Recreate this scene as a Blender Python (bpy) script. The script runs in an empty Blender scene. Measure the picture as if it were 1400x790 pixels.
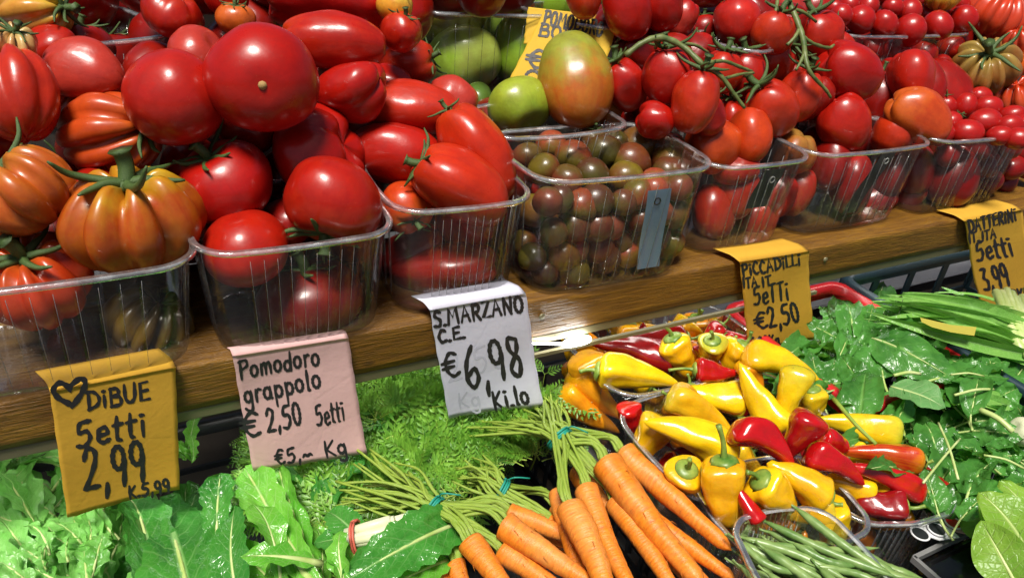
import bpy, math, random
import numpy as np
from mathutils import Vector, Matrix, noise as mnoise

# ------------------------------------------------------------------ camera, light, exposure
S = bpy.context.scene
COL = S.collection
FPX = 1050.0                                   # focal length in photograph pixels (1400 wide)
M = np.array([[0.88323242, 0.15772007, -0.44161621],
              [-0.45893812, 0.48415217, -0.74496475],
              [0.09631884, 0.86065247, 0.5]])   # columns: camera right, up, back
CAM = np.array([-0.1100796, -0.52087709, 0.36670139])
cd = bpy.data.cameras.new('camera'); cam = bpy.data.objects.new('camera', cd); COL.objects.link(cam)
cd.sensor_width = 36; cd.lens = FPX / 1400 * 36; cd.clip_start = 0.02; cd.clip_end = 60
mw = Matrix.Identity(4)
for i in range(3):
    for j in range(3): mw[i][j] = float(M[i, j])
    mw[i][3] = float(CAM[i])
cam.matrix_world = mw
S.camera = cam
SUN_EL, SUN_AZ = math.radians(69), math.radians(230)   # azimuth of the light measured from +Y clockwise
W = bpy.data.worlds.new('World'); S.world = W; W.use_nodes = True
nt = W.node_tree; nt.nodes.clear()
sky = nt.nodes.new('ShaderNodeTexSky'); sky.sky_type = 'NISHITA'; sky.sun_disc = False
sky.sun_elevation = SUN_EL; sky.sun_rotation = SUN_AZ; sky.dust_density = 3; sky.air_density = 0.6; sky.ozone_density = 0.6
bg = nt.nodes.new('ShaderNodeBackground'); bg.inputs[1].default_value = 0.05
wo = nt.nodes.new('ShaderNodeOutputWorld')
nt.links.new(sky.outputs[0], bg.inputs[0]); nt.links.new(bg.outputs[0], wo.inputs[0])
sl = bpy.data.lights.new('sun', 'SUN'); sl.energy = 4.2; sl.angle = math.radians(17); sl.color = (1, .95, .86)
sun = bpy.data.objects.new('sun', sl); COL.objects.link(sun)
sdir = Vector((math.sin(SUN_AZ) * math.cos(SUN_EL), math.cos(SUN_AZ) * math.cos(SUN_EL), math.sin(SUN_EL)))
sun.rotation_euler = sdir.to_track_quat('Z', 'Y').to_euler()
S.view_settings.view_transform = 'Standard'; S.view_settings.look = 'None'
S.view_settings.exposure = 0.42; S.view_settings.gamma = 1
S.render.engine = 'CYCLES'
S.cycles.max_bounces = 10; S.cycles.transparent_max_bounces = 24; S.cycles.glossy_bounces = 4
S.cycles.use_denoising = True; S.cycles.caustics_reflective = False; S.cycles.caustics_refractive = False

# ------------------------------------------------------------------ geometry helpers
R = random.Random(7)
def ray(x, y): return M @ np.array([(x - 700) / FPX, (395 - y) / FPX, -1.0])
def atT(x, y, t): return CAM + ray(x, y) * t
def atZ(x, y, z): d = ray(x, y); return CAM + d * ((z - CAM[2]) / d[2])
def atY(x, y, v): d = ray(x, y); return CAM + d * ((v - CAM[1]) / d[1])
def depth(p): return float(-(M.T @ (np.asarray(p) - CAM))[2])
def heap(x, y, a=.072, b=.8):                  # the sloping face of the pile: z = a + b*y
    d = ray(x, y); t = (a + b * CAM[1] - CAM[2]) / (d[2] - b * d[1]); return t
def vec(ang, tilt):                            # direction: angle as seen, tilt towards the viewer
    a, b = math.radians(ang), math.radians(tilt)
    return M @ np.array([math.cos(b) * math.cos(a), math.cos(b) * math.sin(a), math.sin(b)])
def unit(v): v = np.asarray(v, float); return v / (np.linalg.norm(v) + 1e-12)

def mesh(name, V, F, mats, uv=None, smooth=True, mi=None):
    me = bpy.data.meshes.new(name)
    me.from_pydata([tuple(map(float, v)) for v in V], [], [tuple(map(int, f)) for f in F])
    for m in (mats if isinstance(mats, (list, tuple)) else [mats]): me.materials.append(m)
    if smooth: me.polygons.foreach_set('use_smooth', [True] * len(me.polygons))
    if mi is not None: me.polygons.foreach_set('material_index', list(mi))
    if uv is not None:
        l = me.uv_layers.new(name='UVMap')
        idx = np.empty(len(me.loops), dtype=np.int32); me.loops.foreach_get('vertex_index', idx)
        l.data.foreach_set('uv', np.asarray(uv, dtype=np.float32)[idx].ravel())
    me.update()
    return me
WROOTS = set()                                 # empties whose children are written in world coordinates
def link(name, me, parent=None, label=None, cat=None, group=None, kind=None, M4=None):
    o = bpy.data.objects.new(name, me); COL.objects.link(o)
    if M4 is not None: o.matrix_world = M4
    if parent is not None:
        o.parent = parent
        if M4 is not None or parent.name in WROOTS: o.matrix_parent_inverse = parent.matrix_world.inverted()
    if label: o['label'] = label
    if cat: o['category'] = cat
    if group: o['group'] = group
    if kind: o['kind'] = kind
    return o
def basis(loc, z, xhint=None, scale=1):
    z = unit(z); h = np.array([.3, .2, .9]) if xhint is None else np.asarray(xhint, float)
    if abs(np.dot(unit(h), z)) > .98: h = np.array([1, .1, 0])
    x = unit(h - z * np.dot(h, z)); y = np.cross(z, x)
    m = Matrix.Identity(4)
    for i in range(3): m[i][0], m[i][1], m[i][2], m[i][3] = float(x[i] * scale), float(y[i] * scale), float(z[i] * scale), float(loc[i])
    return m
class MB:
    def __init__(s): s.V = []; s.F = []; s.U = []; s.I = []
    def add(s, V, F, U=None, mi=0):
        n = len(s.V); s.V += [tuple(v) for v in V]; s.F += [tuple(i + n for i in f) for f in F]
        s.U += list(U) if U is not None else [(0, 0)] * len(V); s.I += [mi] * len(F)
    def tube(s, pts, rad, n=6, mi=0, cap=True):
        pts = [np.asarray(p, float) for p in pts]; k = len(pts)
        if not hasattr(rad, '__len__'): rad = [rad] * k
        V = []; F = []; U = []
        nrm = None
        for i, p in enumerate(pts):
            d = unit(pts[min(i + 1, k - 1)] - pts[max(i - 1, 0)])
            if nrm is None: nrm = np.cross(d, [0.31, .2, .93]); 
            nrm = unit(nrm - d * np.dot(nrm, d)); b = np.cross(d, nrm)
            for j in range(n):
                a = 2 * math.pi * j / n
                V.append(p + rad[i] * (math.cos(a) * nrm + math.sin(a) * b)); U.append((j / n, i / (k - 1)))
        for i in range(k - 1):
            for j in range(n): F.append((i * n + j, i * n + (j + 1) % n, (i + 1) * n + (j + 1) % n, (i + 1) * n + j))
        if cap: F.append(tuple(range(n))[::-1]); F.append(tuple((k - 1) * n + j for j in range(n)))
        s.add(V, F, U, mi)
    def box(s, c, d, mi=0, rot=None):
        c = np.asarray(c, float); V = []
        for x in (-.5, .5):
            for y in (-.5, .5):
                for z in (-.5, .5):
                    v = np.array([x * d[0], y * d[1], z * d[2]]); v = rot @ v if rot is not None else v; V.append(c + v)
        s.add(V, [(0, 1, 3, 2), (4, 6, 7, 5), (0, 4, 5, 1), (2, 3, 7, 6), (0, 2, 6, 4), (1, 5, 7, 3)], None, mi)
    def mesh(s, name, mats, smooth=True): return mesh(name, s.V, s.F, mats, s.U, smooth, s.I)
def smooth_line(P, n=5):                       # Catmull-Rom through the points
    P = [np.asarray(p, float) for p in P]
    if len(P) < 3: return P
    Q = [2 * P[0] - P[1]] + P + [2 * P[-1] - P[-2]]; out = []
    for i in range(1, len(Q) - 2):
        for k in range(n):
            t = k / n; a, b, c, d = Q[i - 1:i + 3]
            out.append(.5 * ((2 * b) + (c - a) * t + (2 * a - 5 * b + 4 * c - d) * t * t + (3 * b - a - 3 * c + d) * t ** 3))
    return out + [P[-1]]

# ------------------------------------------------------------------ materials
def newmat(name):
    m = bpy.data.materials.new(name); m.use_nodes = True; t = m.node_tree; t.nodes.clear()
    return m, t, t.nodes.new('ShaderNodeOutputMaterial')
def N(t, typ, **kw):
    n = t.nodes.new('ShaderNode' + typ)
    for k, v in kw.items():
        if k.startswith('i_'):
            key = k[2:].replace('_', ' '); n.inputs[key].default_value = v
        else: setattr(n, k, v)
    return n
def L(t, a, b): t.links.new(a, b)
def ramp(t, fac, stops):
    r = N(t, 'ValToRGB'); e = r.color_ramp.elements
    while len(e) > len(stops): e.remove(e[-1])
    while len(e) < len(stops): e.new(.5)
    for q, (p, c) in zip(e, stops):
        q.position = p; q.color = (c, c, c, 1) if not hasattr(c, '__len__') else (*c, 1)
    L(t, fac, r.inputs[0]); return r.outputs[0]
def mix(t, fac, a, b, typ='MIX'):
    n = N(t, 'MixRGB'); n.blend_type = typ
    for sock, v in ((n.inputs[0], fac), (n.inputs[1], a), (n.inputs[2], b)):
        if hasattr(v, 'links'): L(t, v, sock)
        elif hasattr(v, '__len__'): sock.default_value = (*v, 1)
        else: sock.default_value = v if sock == n.inputs[0] else (v, v, v, 1)
    return n.outputs[0]
def math_(t, op, a, b=None):
    n = N(t, 'Math'); n.operation = op
    for i, v in enumerate((a, b)):
        if v is None: continue
        if hasattr(v, 'links'): L(t, v, n.inputs[i])
        else: n.inputs[i].default_value = v
    return n.outputs[0]
def noise_(t, scale, detail=3, vecs=None, rough=.55, w=None):
    n = N(t, 'TexNoise'); n.inputs['Scale'].default_value = scale; n.inputs['Detail'].default_value = detail; n.inputs['Roughness'].default_value = rough
    if w is not None: n.noise_dimensions = '4D'; L(t, w, n.inputs['W'])
    if vecs is not None: L(t, vecs, n.inputs['Vector'])
    return n.outputs['Fac']
def objw(t):
    oi = N(t, 'ObjectInfo'); return math_(t, 'MULTIPLY', oi.outputs['Random'], 40.0), oi
def bump(t, h, strength, dist):
    b = N(t, 'Bump'); b.inputs['Strength'].default_value = strength; b.inputs['Distance'].default_value = dist; L(t, h, b.inputs['Height']); return b.outputs[0]
def skin_mat(name, rough=.2, coat=.35, sss=.12, speck=.35, creases=.15, bumpd=.0006, k=1.0, spec=.5):
    """glossy fruit skin: body colour = object colour, second colour = property 'shoulder' near the stem and in patches"""
    m, t, out = newmat(name); w, oi = objw(t)
    tc = N(t, 'TexCoord'); uv = N(t, 'SeparateXYZ'); L(t, tc.outputs['UV'], uv.inputs[0])
    at = N(t, 'Attribute'); at.attribute_type = 'OBJECT'; at.attribute_name = 'shoulder'
    ob = tc.outputs['Object']
    n1 = noise_(t, 14 * k, 3, ob, .6, w)
    rp_ = N(t, 'Attribute'); rp_.attribute_type = 'OBJECT'; rp_.attribute_name = 'unripe'
    v = math_(t, 'ADD', math_(t, 'ADD', uv.outputs[1], rp_.outputs['Fac']), math_(t, 'MULTIPLY', math_(t, 'SUBTRACT', n1, .5), .9))
    f = ramp(t, v, [(.66, 0), (1.0, 1)])
    col = mix(t, f, oi.outputs['Color'], at.outputs['Color'])
    n2 = noise_(t, 40 * k, 4, ob, .6, w)
    col = mix(t, ramp(t, n2, [(.35, .0), (.75, .6)]), col, mix(t, .7, col, (.42, .12, .02), 'ADD') if False else mix(t, .35, col, at.outputs['Color']))
    mp = N(t, 'Mapping'); mp.inputs['Scale'].default_value = (34, 1.6, 1); L(t, tc.outputs['UV'], mp.inputs[0]); ns = noise_(t, 1, 3, mp.outputs[0], .6, w)
    col = mix(t, ramp(t, ns, [(.35, .0), (.72, .4)]), col, mix(t, .5, col, at.outputs['Color']))
    col = mix(t, ramp(t, ns, [(.25, .35), (.45, 0)]), col, mix(t, 1, col, (.6, .5, .5), 'MULTIPLY'))
    n3 = noise_(t, 22 * k, 5, ob, .7, w)
    col = mix(t, ramp(t, n3, [(.38, .5), (.58, 1)]), mix(t, 1, col, (.62, .5, .45), 'MULTIPLY'), col)
    vo = N(t, 'TexVoronoi'); vo.inputs['Scale'].default_value = 260 * k; L(t, ob, vo.inputs['Vector'])
    sp = ramp(t, vo.outputs['Distance'], [(.06, speck), (.16, 0)])
    sp = math_(t, 'MULTIPLY', sp, ramp(t, noise_(t, 55 * k, 2, ob), [(.5, 0), (.62, 1)]))
    col = mix(t, sp, col, (.62, .34, .12))
    # healed brown scars
    sc = noise_(t, 90 * k, 5, ob, .75, w)
    scm = math_(t, 'MULTIPLY', ramp(t, sc, [(.66, 0), (.74, creases)]), ramp(t, noise_(t, 11 * k, 2, ob, .5, w), [(.5, 0), (.6, 1)]))
    col = mix(t, scm, col, (.3, .16, .06))
    p = N(t, 'BsdfPrincipled'); L(t, col, p.inputs['Base Color'])
    L(t, ramp(t, n3, [(.3, rough + .16), (.65, rough)]), p.inputs['Roughness'])
    p.inputs['Specular IOR Level'].default_value = spec; p.inputs['Coat Weight'].default_value = coat; p.inputs['Coat Roughness'].default_value = .16
    p.inputs['Subsurface Weight'].default_value = sss; p.inputs['Subsurface Radius'].default_value = (1, .25, .1); p.inputs['Subsurface Scale'].default_value = .006
    hb = math_(t, 'ADD', math_(t, 'MULTIPLY', n2, .5), math_(t, 'MULTIPLY', n1, 1.2))
    L(t, bump(t, hb, .55, bumpd * 3), p.inputs['Normal'])
    L(t, p.outputs[0], out.inputs[0]); return m
TOM = skin_mat('tomato_skin', rough=.27, coat=.28, sss=.0, k=.085, bumpd=.0003, spec=.35, speck=.25)
PEP = skin_mat('pepper_skin', rough=.15, coat=.55, sss=.08, speck=.2, creases=.3, bumpd=.0014, k=1.4)
def plant_mat(name, c1, c2, rough=.45, scale=60, trans=0.0, bumps=.0004, stretch=None):
    m, t, out = newmat(name); w, oi = objw(t); tc = N(t, 'TexCoord'); co = tc.outputs['Object']
    if stretch:
        mp = N(t, 'Mapping'); mp.inputs['Scale'].default_value = stretch; L(t, tc.outputs['UV'], mp.inputs[0]); co = mp.outputs[0]
    n = noise_(t, scale, 4, co, .6, w)
    col = mix(t, ramp(t, n, [(.32, 0), (.68, 1)]), c1, c2)
    p = N(t, 'BsdfPrincipled'); L(t, col, p.inputs['Base Color']); p.inputs['Roughness'].default_value = rough
    L(t, bump(t, n, .5, bumps * 3), p.inputs['Normal'])
    if trans:
        tr = N(t, 'BsdfTranslucent'); L(t, mix(t, .5, col, (.4, .7, .1)), tr.inputs[0]); ms = N(t, 'MixShader'); ms.inputs[0].default_value = trans
        L(t, p.outputs[0], ms.inputs[1]); L(t, tr.outputs[0], ms.inputs[2]); L(t, ms.outputs[0], out.inputs[0])
    else: L(t, p.outputs[0], out.inputs[0])
    return m
CALYX = plant_mat('calyx_green', (.02, .055, .01), (.09, .15, .035), .5, 120)
VINE = plant_mat('vine_green', (.05, .09, .018), (.17, .2, .06), .5, 90)
PSTEM = plant_mat('pepper_stem_green', (.06, .16, .02), (.28, .36, .06), .38, 80)
STALK = plant_mat('carrot_stalk_green', (.12, .3, .02), (.46, .54, .09), .35, 30, .1, stretch=(6, .7, 1))
FROND = plant_mat('carrot_frond_green', (.02, .13, .006), (.26, .52, .06), .4, 45, .2)
BEAN = plant_mat('bean_green', (.09, .19, .04), (.26, .37, .12), .35, 45)
PALE = plant_mat('pale_stem', (.36, .5, .12), (.62, .7, .32), .35, 40, .1)
WHITEST = plant_mat('white_stem', (.62, .66, .38), (.78, .78, .58), .4, 40, .1)
def leaf_mat(name, dark, light, vein, nv=9, rough=.3, slope=.55, trans=.3, blot=.5, vs=1.0):
    m, t, out = newmat(name); w, oi = objw(t)
    tc = N(t, 'TexCoord'); s = N(t, 'SeparateXYZ'); L(t, tc.outputs['UV'], s.inputs[0])
    q = math_(t, 'ABSOLUTE', math_(t, 'MULTIPLY', math_(t, 'SUBTRACT', s.outputs[0], .5), 2))
    nz = noise_(t, 30, 3, tc.outputs['Object'], .6, w)
    ph = math_(t, 'ADD', math_(t, 'MULTIPLY', math_(t, 'SUBTRACT', s.outputs[1], math_(t, 'MULTIPLY', q, slope / 3)), nv), math_(t, 'MULTIPLY', nz, .9))
    fr = math_(t, 'ABSOLUTE', math_(t, 'SUBTRACT', math_(t, 'FRACT', ph), .5))
    side = math_(t, 'MULTIPLY', ramp(t, fr, [(0, .8 * vs), (.1, 0)]), ramp(t, q, [(.0, 1), (.95, .15)]))
    mid = ramp(t, math_(t, 'ADD', q, math_(t, 'MULTIPLY', s.outputs[1], .06)), [(.06, 1), (.13, 0)])
    vo = N(t, 'TexVoronoi'); vo.feature = 'DISTANCE_TO_EDGE'; vo.inputs['Scale'].default_value = 190; L(t, tc.outputs['Object'], vo.inputs['Vector'])
    net = ramp(t, vo.outputs[0], [(0, .22 * vs), (.1, 0)])
    vn = math_(t, 'MAXIMUM', math_(t, 'MAXIMUM', side, mid), net)
    base = mix(t, ramp(t, nz, [(.3, 0), (.7, 1)]), dark, light)
    base = mix(t, math_(t, 'MULTIPLY', ramp(t, oi.outputs['Random'], [(0, 0), (1, 1)]), .45), base, light)
    col = mix(t, vn, base, vein)
    p = N(t, 'BsdfPrincipled'); L(t, col, p.inputs['Base Color']); p.inputs['Roughness'].default_value = rough
    h = math_(t, 'SUBTRACT', math_(t, 'MULTIPLY', noise_(t, 75, 3, tc.outputs['Object'], .6, w), 1.3), math_(t, 'MULTIPLY', vn, .5))
    L(t, bump(t, h, .8, .002), p.inputs['Normal'])
    tr = N(t, 'BsdfTranslucent'); L(t, mix(t, .6, col, (.3, .75, .06)), tr.inputs[0]); ms = N(t, 'MixShader'); ms.inputs[0].default_value = trans
    L(t, p.outputs[0], ms.inputs[1]); L(t, tr.outputs[0], ms.inputs[2]); L(t, ms.outputs[0], out.inputs[0]); return m
LSPIN = leaf_mat('spinach_leaf', (.02, .1, .016), (.1, .32, .055), (.16, .38, .08), 7, .24, .7, vs=.55)
LCHARD = leaf_mat('chard_leaf', (.016, .13, .016), (.06, .28, .035), (.26, .5, .16), 9, .2, .8, .25, vs=.65)
LLIGHT = leaf_mat('light_leaf', (.08, .34, .03), (.26, .6, .14), (.45, .72, .25), 8, .33, .6, vs=.6)
LROM = leaf_mat('romaine_leaf', (.07, .34, .02), (.2, .55, .06), (.5, .74, .28), 10, .22, .6, vs=.7)
LLET = leaf_mat('lettuce_leaf', (.12, .32, .02), (.3, .52, .06), (.45, .62, .18), 7, .35, .6, .4)
LLEEK = leaf_mat('leek_leaf', (.09, .3, .04), (.26, .5, .1), (.34, .6, .2), 2, .3, 0, .25)
def wood_mat():
    m, t, out = newmat('oiled_wood'); tc = N(t, 'TexCoord'); mp = N(t, 'Mapping'); mp.inputs['Scale'].default_value = (1.6, 22, 22); L(t, tc.outputs['Object'], mp.inputs[0])
    n = noise_(t, 5, 8, mp.outputs[0], .65); n2 = noise_(t, 26, 4, mp.outputs[0], .6); n3 = noise_(t, 5, 3, tc.outputs['Object'])
    col = ramp(t, n, [(.3, (.11, .046, .004)), (.5, (.22, .1, .006)), (.72, (.33, .17, .012))])
    col = mix(t, ramp(t, n2, [(.4, .45), (.6, 0)]), col, (.07, .026, .005))
    col = mix(t, ramp(t, n3, [(.35, .5), (.65, 0)]), col, mix(t, 1, col, (.6, .52, .4), 'MULTIPLY'))
    col = mix(t, ramp(t, noise_(t, 38, 6, tc.outputs['Object'], .8), [(.58, 0), (.72, .75)]), col, (.035, .018, .006))
    vo = N(t, 'TexVoronoi'); vo.inputs['Scale'].default_value = 7.5; m2 = N(t, 'Mapping'); m2.inputs['Scale'].default_value = (1, 2.2, 2.2); L(t, tc.outputs['Object'], m2.inputs[0]); L(t, m2.outputs[0], vo.inputs['Vector'])
    col = mix(t, ramp(t, vo.outputs[0], [(.025, .9), (.06, 0)]), col, (.05, .02, .006))
    p = N(t, 'BsdfPrincipled'); L(t, col, p.inputs['Base Color']); p.inputs['Roughness'].default_value = .42
    L(t, bump(t, math_(t, 'ADD', n, n2), .7, .003), p.inputs['Normal']); L(t, p.outputs[0], out.inputs[0]); return m
WOOD = wood_mat()
def simple(name, c, rough=.5, metal=0, coat=0, nz=.25, scale=40, bd=.0008, emit=0):
    m, t, out = newmat(name); tc = N(t, 'TexCoord'); n = noise_(t, scale, 5, tc.outputs['Object'], .65)
    col = mix(t, ramp(t, n, [(.3, nz), (.7, 0)]), c, tuple(x * .35 for x in c))
    p = N(t, 'BsdfPrincipled'); L(t, col, p.inputs['Base Color']); p.inputs['Metallic'].default_value = metal
    L(t, ramp(t, n, [(.3, min(1, rough + .12)), (.7, rough)]), p.inputs['Roughness']); p.inputs['Coat Weight'].default_value = coat
    L(t, bump(t, n, .4, bd), p.inputs['Normal'])
    if emit: p.inputs['Emission Color'].default_value = (1, 1, .95, 1); p.inputs['Emission Strength'].default_value = emit
    L(t, p.outputs[0], out.inputs[0]); return m
STRIP = simple('painted_metal_strip', (.2, .18, .1), .4, .3)
DARKW = simple('gap_shade_board', (.02, .012, .006), .6)  # near-black boards: the shade of the gaps is put into their colour
BLACKP = simple('black_crate_plastic', (.016, .018, .02), .38)
TEAL = simple('dark_teal_crate_plastic', (.012, .035, .05), .4)
REDP = simple('red_crate_plastic', (.6, .015, .02), .3, 0, .2)
GREYF = simple('grey_liner', (.05, .055, .065), .6, 0, 0, .5, 25)
FLOORM = simple('concrete_floor', (.13, .125, .12), .7, 0, 0, .3, 6)
TABLEM = simple('worn_table_wood', (.09, .07, .05), .7)
WALLM = simple('white_partition', (.4, .4, .43), .6, 0, 0, .1)
INK = simple('marker_ink', (.022, .02, .024), .5, 0, 0, .7, 260)
TIE = simple('teal_rubber_band', (.01, .28, .2), .45)
REDBAND = simple('red_rubber_band', (.6, .12, .08), .5)
LED = simple('lit_led_diffuser', (1, 1, 1), .4, emit=22)
LEDB = simple('lit_led_bar', (1, 1, 1), .4, emit=8)
SCARM = simple('corky_scar', (.42, .26, .09), .7, 0, 0, .4, 300)
GHOST = simple('faded_ink', (.56, .57, .68), .6, 0, 0, .3)
def paper_mat(name, c, dirt=(.25, .17, .1)):
    m, t, out = newmat(name); tc = N(t, 'TexCoord'); n = noise_(t, 18, 5, tc.outputs['Object'], .7); n2 = noise_(t, 200, 3, tc.outputs['Object'])
    col = mix(t, ramp(t, n, [(.25, .4), (.55, 0)]), c, tuple(a * .75 for a in c))
    col = mix(t, ramp(t, noise_(t, 40, 6, tc.outputs['Object'], .8), [(.66, 0), (.8, .5)]), col, dirt)
    p = N(t, 'BsdfPrincipled'); L(t, col, p.inputs['Base Color']); p.inputs['Roughness'].default_value = .75
    wv = N(t, 'TexVoronoi'); wv.feature = 'DISTANCE_TO_EDGE'; wv.inputs['Scale'].default_value = 17; L(t, tc.outputs['Object'], wv.inputs['Vector'])
    cr = ramp(t, wv.outputs[0], [(0, 0), (.03, 1)])
    col = mix(t, math_(t, 'MULTIPLY', math_(t, 'SUBTRACT', 1.0, cr), .07), col, tuple(a * .55 for a in c))
    L(t, col, p.inputs['Base Color'])
    L(t, bump(t, math_(t, 'ADD', math_(t, 'ADD', n2, n), math_(t, 'MULTIPLY', cr, .22)), .3, .0009), p.inputs['Normal'])
    tr = N(t, 'BsdfTranslucent'); L(t, col, tr.inputs[0]); ms = N(t, 'MixShader'); ms.inputs[0].default_value = .2
    L(t, p.outputs[0], ms.inputs[1]); L(t, tr.outputs[0], ms.inputs[2]); L(t, ms.outputs[0], out.inputs[0]); return m
PYEL = paper_mat('kraft_yellow_paper', (.7, .4, .035)); PYEL2 = paper_mat('bright_yellow_paper', (.72, .46, .03))
PPINK = paper_mat('pink_paper', (.78, .5, .48)); PWHITE = paper_mat('white_paper', (.74, .74, .86), (.4, .4, .45))
def plastic_mat(name, milk=.014, tint=(.97, .98, .98), gl=.09):
    m, t, out = newmat(name); tc = N(t, 'TexCoord')
    tr = N(t, 'BsdfTransparent'); tr.inputs[0].default_value = (*tint, 1)
    g = N(t, 'BsdfGlossy'); g.inputs['Roughness'].default_value = .1
    d = N(t, 'BsdfDiffuse'); d.inputs[0].default_value = (.85, .88, .9, 1)
    n = noise_(t, 60, 4, tc.outputs['Object'], .7)
    L(t, bump(t, n, .3, .001), g.inputs['Normal'])
    lw = N(t, 'LayerWeight'); lw.inputs[0].default_value = .3
    f = math_(t, 'ADD', math_(t, 'MULTIPLY', lw.outputs['Fresnel'], .55), gl * .3)
    f.node.use_clamp = True
    m1 = N(t, 'MixShader'); L(t, ramp(t, n, [(.4, milk * .6), (.8, milk * 2.2)]), m1.inputs[0]); L(t, tr.outputs[0], m1.inputs[1]); L(t, d.outputs[0], m1.inputs[2])
    m2 = N(t, 'MixShader'); L(t, f, m2.inputs[0]); L(t, m1.outputs[0], m2.inputs[1]); L(t, g.outputs[0], m2.inputs[2])
    L(t, m2.outputs[0], out.inputs[0]); return m
CLEAR = plastic_mat('clear_plastic'); RIMP = plastic_mat('clear_plastic_rim', .26, (.95, .97, .98), .5)
def carrot_mat():
    m, t, out = newmat('carrot_skin'); w, oi = objw(t); tc = N(t, 'TexCoord'); mp = N(t, 'Mapping'); mp.inputs['Scale'].default_value = (1.9, 17, 1); L(t, tc.outputs['UV'], mp.inputs[0])
    n = noise_(t, 3, 4, mp.outputs[0], .6, w); n2 = noise_(t, 30, 4, tc.outputs['Object'], .6, w)
    col = mix(t, ramp(t, n, [(.3, 0), (.7, 1)]), (.6, .14, .008), (.8, .26, .018))
    col = mix(t, ramp(t, n2, [(.55, 0), (.75, .45)]), col, (.55, .24, .09))
    col = mix(t, ramp(t, n, [(.3, .7), (.36, 0)]), col, (.34, .09, .02))
    uv = N(t, 'SeparateXYZ'); L(t, tc.outputs['UV'], uv.inputs[0]); n4 = noise_(t, 160, 4, tc.outputs['Object'], .7, w)
    col = mix(t, ramp(t, math_(t, 'ADD', uv.outputs[1], math_(t, 'MULTIPLY', n2, .05)), [(.035, .85), (.075, 0)]), col, (.2, .17, .03))
    col = mix(t, ramp(t, n4, [(.64, 0), (.72, .6)]), col, (.3, .13, .05))
    col = mix(t, ramp(t, noise_(t, 18, 3, tc.outputs['Object'], .6, w), [(.5, 0), (.7, .35)]), col, (.78, .42, .14))
    p = N(t, 'BsdfPrincipled'); L(t, col, p.inputs['Base Color']); p.inputs['Roughness'].default_value = .42
    p.inputs['Subsurface Weight'].default_value = .1; p.inputs['Subsurface Scale'].default_value = .004
    L(t, bump(t, n, .8, .0015), p.inputs['Normal']); L(t, p.outputs[0], out.inputs[0]); return m
CARROT = carrot_mat()

# ------------------------------------------------------------------ shape builders
def fruit_mesh(kind, h=1.0, seed=0, n=54, k=26, bend=0, taper=0, ribs=0, depth_=.16, dimple=.22):
    """unit fruit: radius 1 across, half height h; +Z is the stem end"""
    r = random.Random(seed); ph = [r.uniform(0, 6.28) for _ in range(8)]
    V = []; U = []; F = []
    for i in range(k + 1):
        tt = i / k; a = math.pi * (0.02 + .96 * tt) if 0 < i < k else (0 if i == 0 else math.pi)
        for j in range(n + 1):
            f = 2 * math.pi * j / n
            fw = f + .22 * math.sin(f + ph[0]) + .09 * math.sin(2 * f + ph[1])
            s = math.sin(a); z = -math.cos(a)
            if kind in ('long', 'plum'): s = s ** .8
            rad = s * (1 + taper * z)
            rad *= 1 + .035 * math.sin(2 * f + ph[2]) + .03 * math.sin(3 * f + ph[3]) * (1 + z) / 2
            zz = z * h
            if ribs:
                v = (1 - abs(math.sin(ribs * fw / 2)))
                q = depth_ * (.72 + .28 * z) * (v ** 1.7) * (.75 + .5 * math.sin(ribs * fw / 2 + ph[5]) ** 2)
                bulge = .06 * math.sin(fw * 3 + ph[4])
                rad *= 1 - q + bulge * s; zz *= 1 - q * .5
            rho = rad
            dm = dimple * math.exp(-(rho / (.38 if not ribs else .5)) ** 2) if z > 0 else (dimple * .25 * math.exp(-(rho / .25) ** 2))
            zz -= dm if z > 0 else -dm
            if ribs and z > 0: zz += .12 * (1 - (1 - abs(math.sin(ribs * fw / 2))) ** 1.5) * math.exp(-((rho - .5) / .28) ** 2)
            x = rad * math.cos(f); y = rad * math.sin(f)
            x += bend * (zz / max(h, .1)) ** 2 - bend * .4
            nn = mnoise.noise(Vector((x * .9 + seed * 3.1, y * .9, zz * .9))) * .1 + mnoise.noise(Vector((x * 2.3 + seed, y * 2.3, zz * 2.3))) * .022
            x *= 1 + nn; y *= 1 + nn
            V.append((x, y, zz)); U.append((j / n, (1 + z) / 2))
    for i in range(k):
        for j in range(n):
            a0 = i * (n + 1) + j; F.append((a0, a0 + 1, a0 + n + 2, a0 + n + 1))
    return V, F, U
def calyx_mb(size, n=5, seed=0, top=.95, stalk=.5, curl=1.0):
    """sepals lying over the shoulder and a short stalk, in fruit units (radius 1)"""
    r = random.Random(seed); b = MB()
    c0 = np.array([0, 0, top])
    for i in range(n):
        a = 6.283 * i / n + r.uniform(-.3, .3); ln = size * r.uniform(.75, 1.25); up = r.uniform(.0, .5) * curl
        d = np.array([math.cos(a), math.sin(a), 0]); sd = np.array([-math.sin(a), math.cos(a), 0]) * r.uniform(-.35, .35)
        pts = [c0, c0 + d * ln * .35 + [0, 0, .07], c0 + d * ln * .7 + sd * ln * .4 + [0, 0, .04 + up * .25 * ln], c0 + d * ln * (1 - .15 * up) + sd * ln + [0, 0, .02 + up * ln * .6]]
        sp = smooth_line(pts, 4); m_ = len(sp)
        b.tube(sp, [size * (.07 * (1 - q / (m_ - 1)) ** .7 + .018) for q in range(m_)], 5)
    b.tube([c0 - [0, 0, .05], c0 + [0, 0, .06]], [size * .19, size * .13], 8)
    if stalk:
        e = np.array([r.uniform(-.3, .3), r.uniform(-.3, .3), 1]) * stalk
        b.tube(smooth_line([c0, c0 + e * .5 + [.04, 0, 0], c0 + e], 4), [size * .12] * 8 + [size * .19], 6)
    return b
CAL = [calyx_mb(.62, 5 + i % 2, 10 + i, .93, .38 + .1 * (i % 3)).mesh('calyx', CALYX) for i in range(6)]
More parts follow.
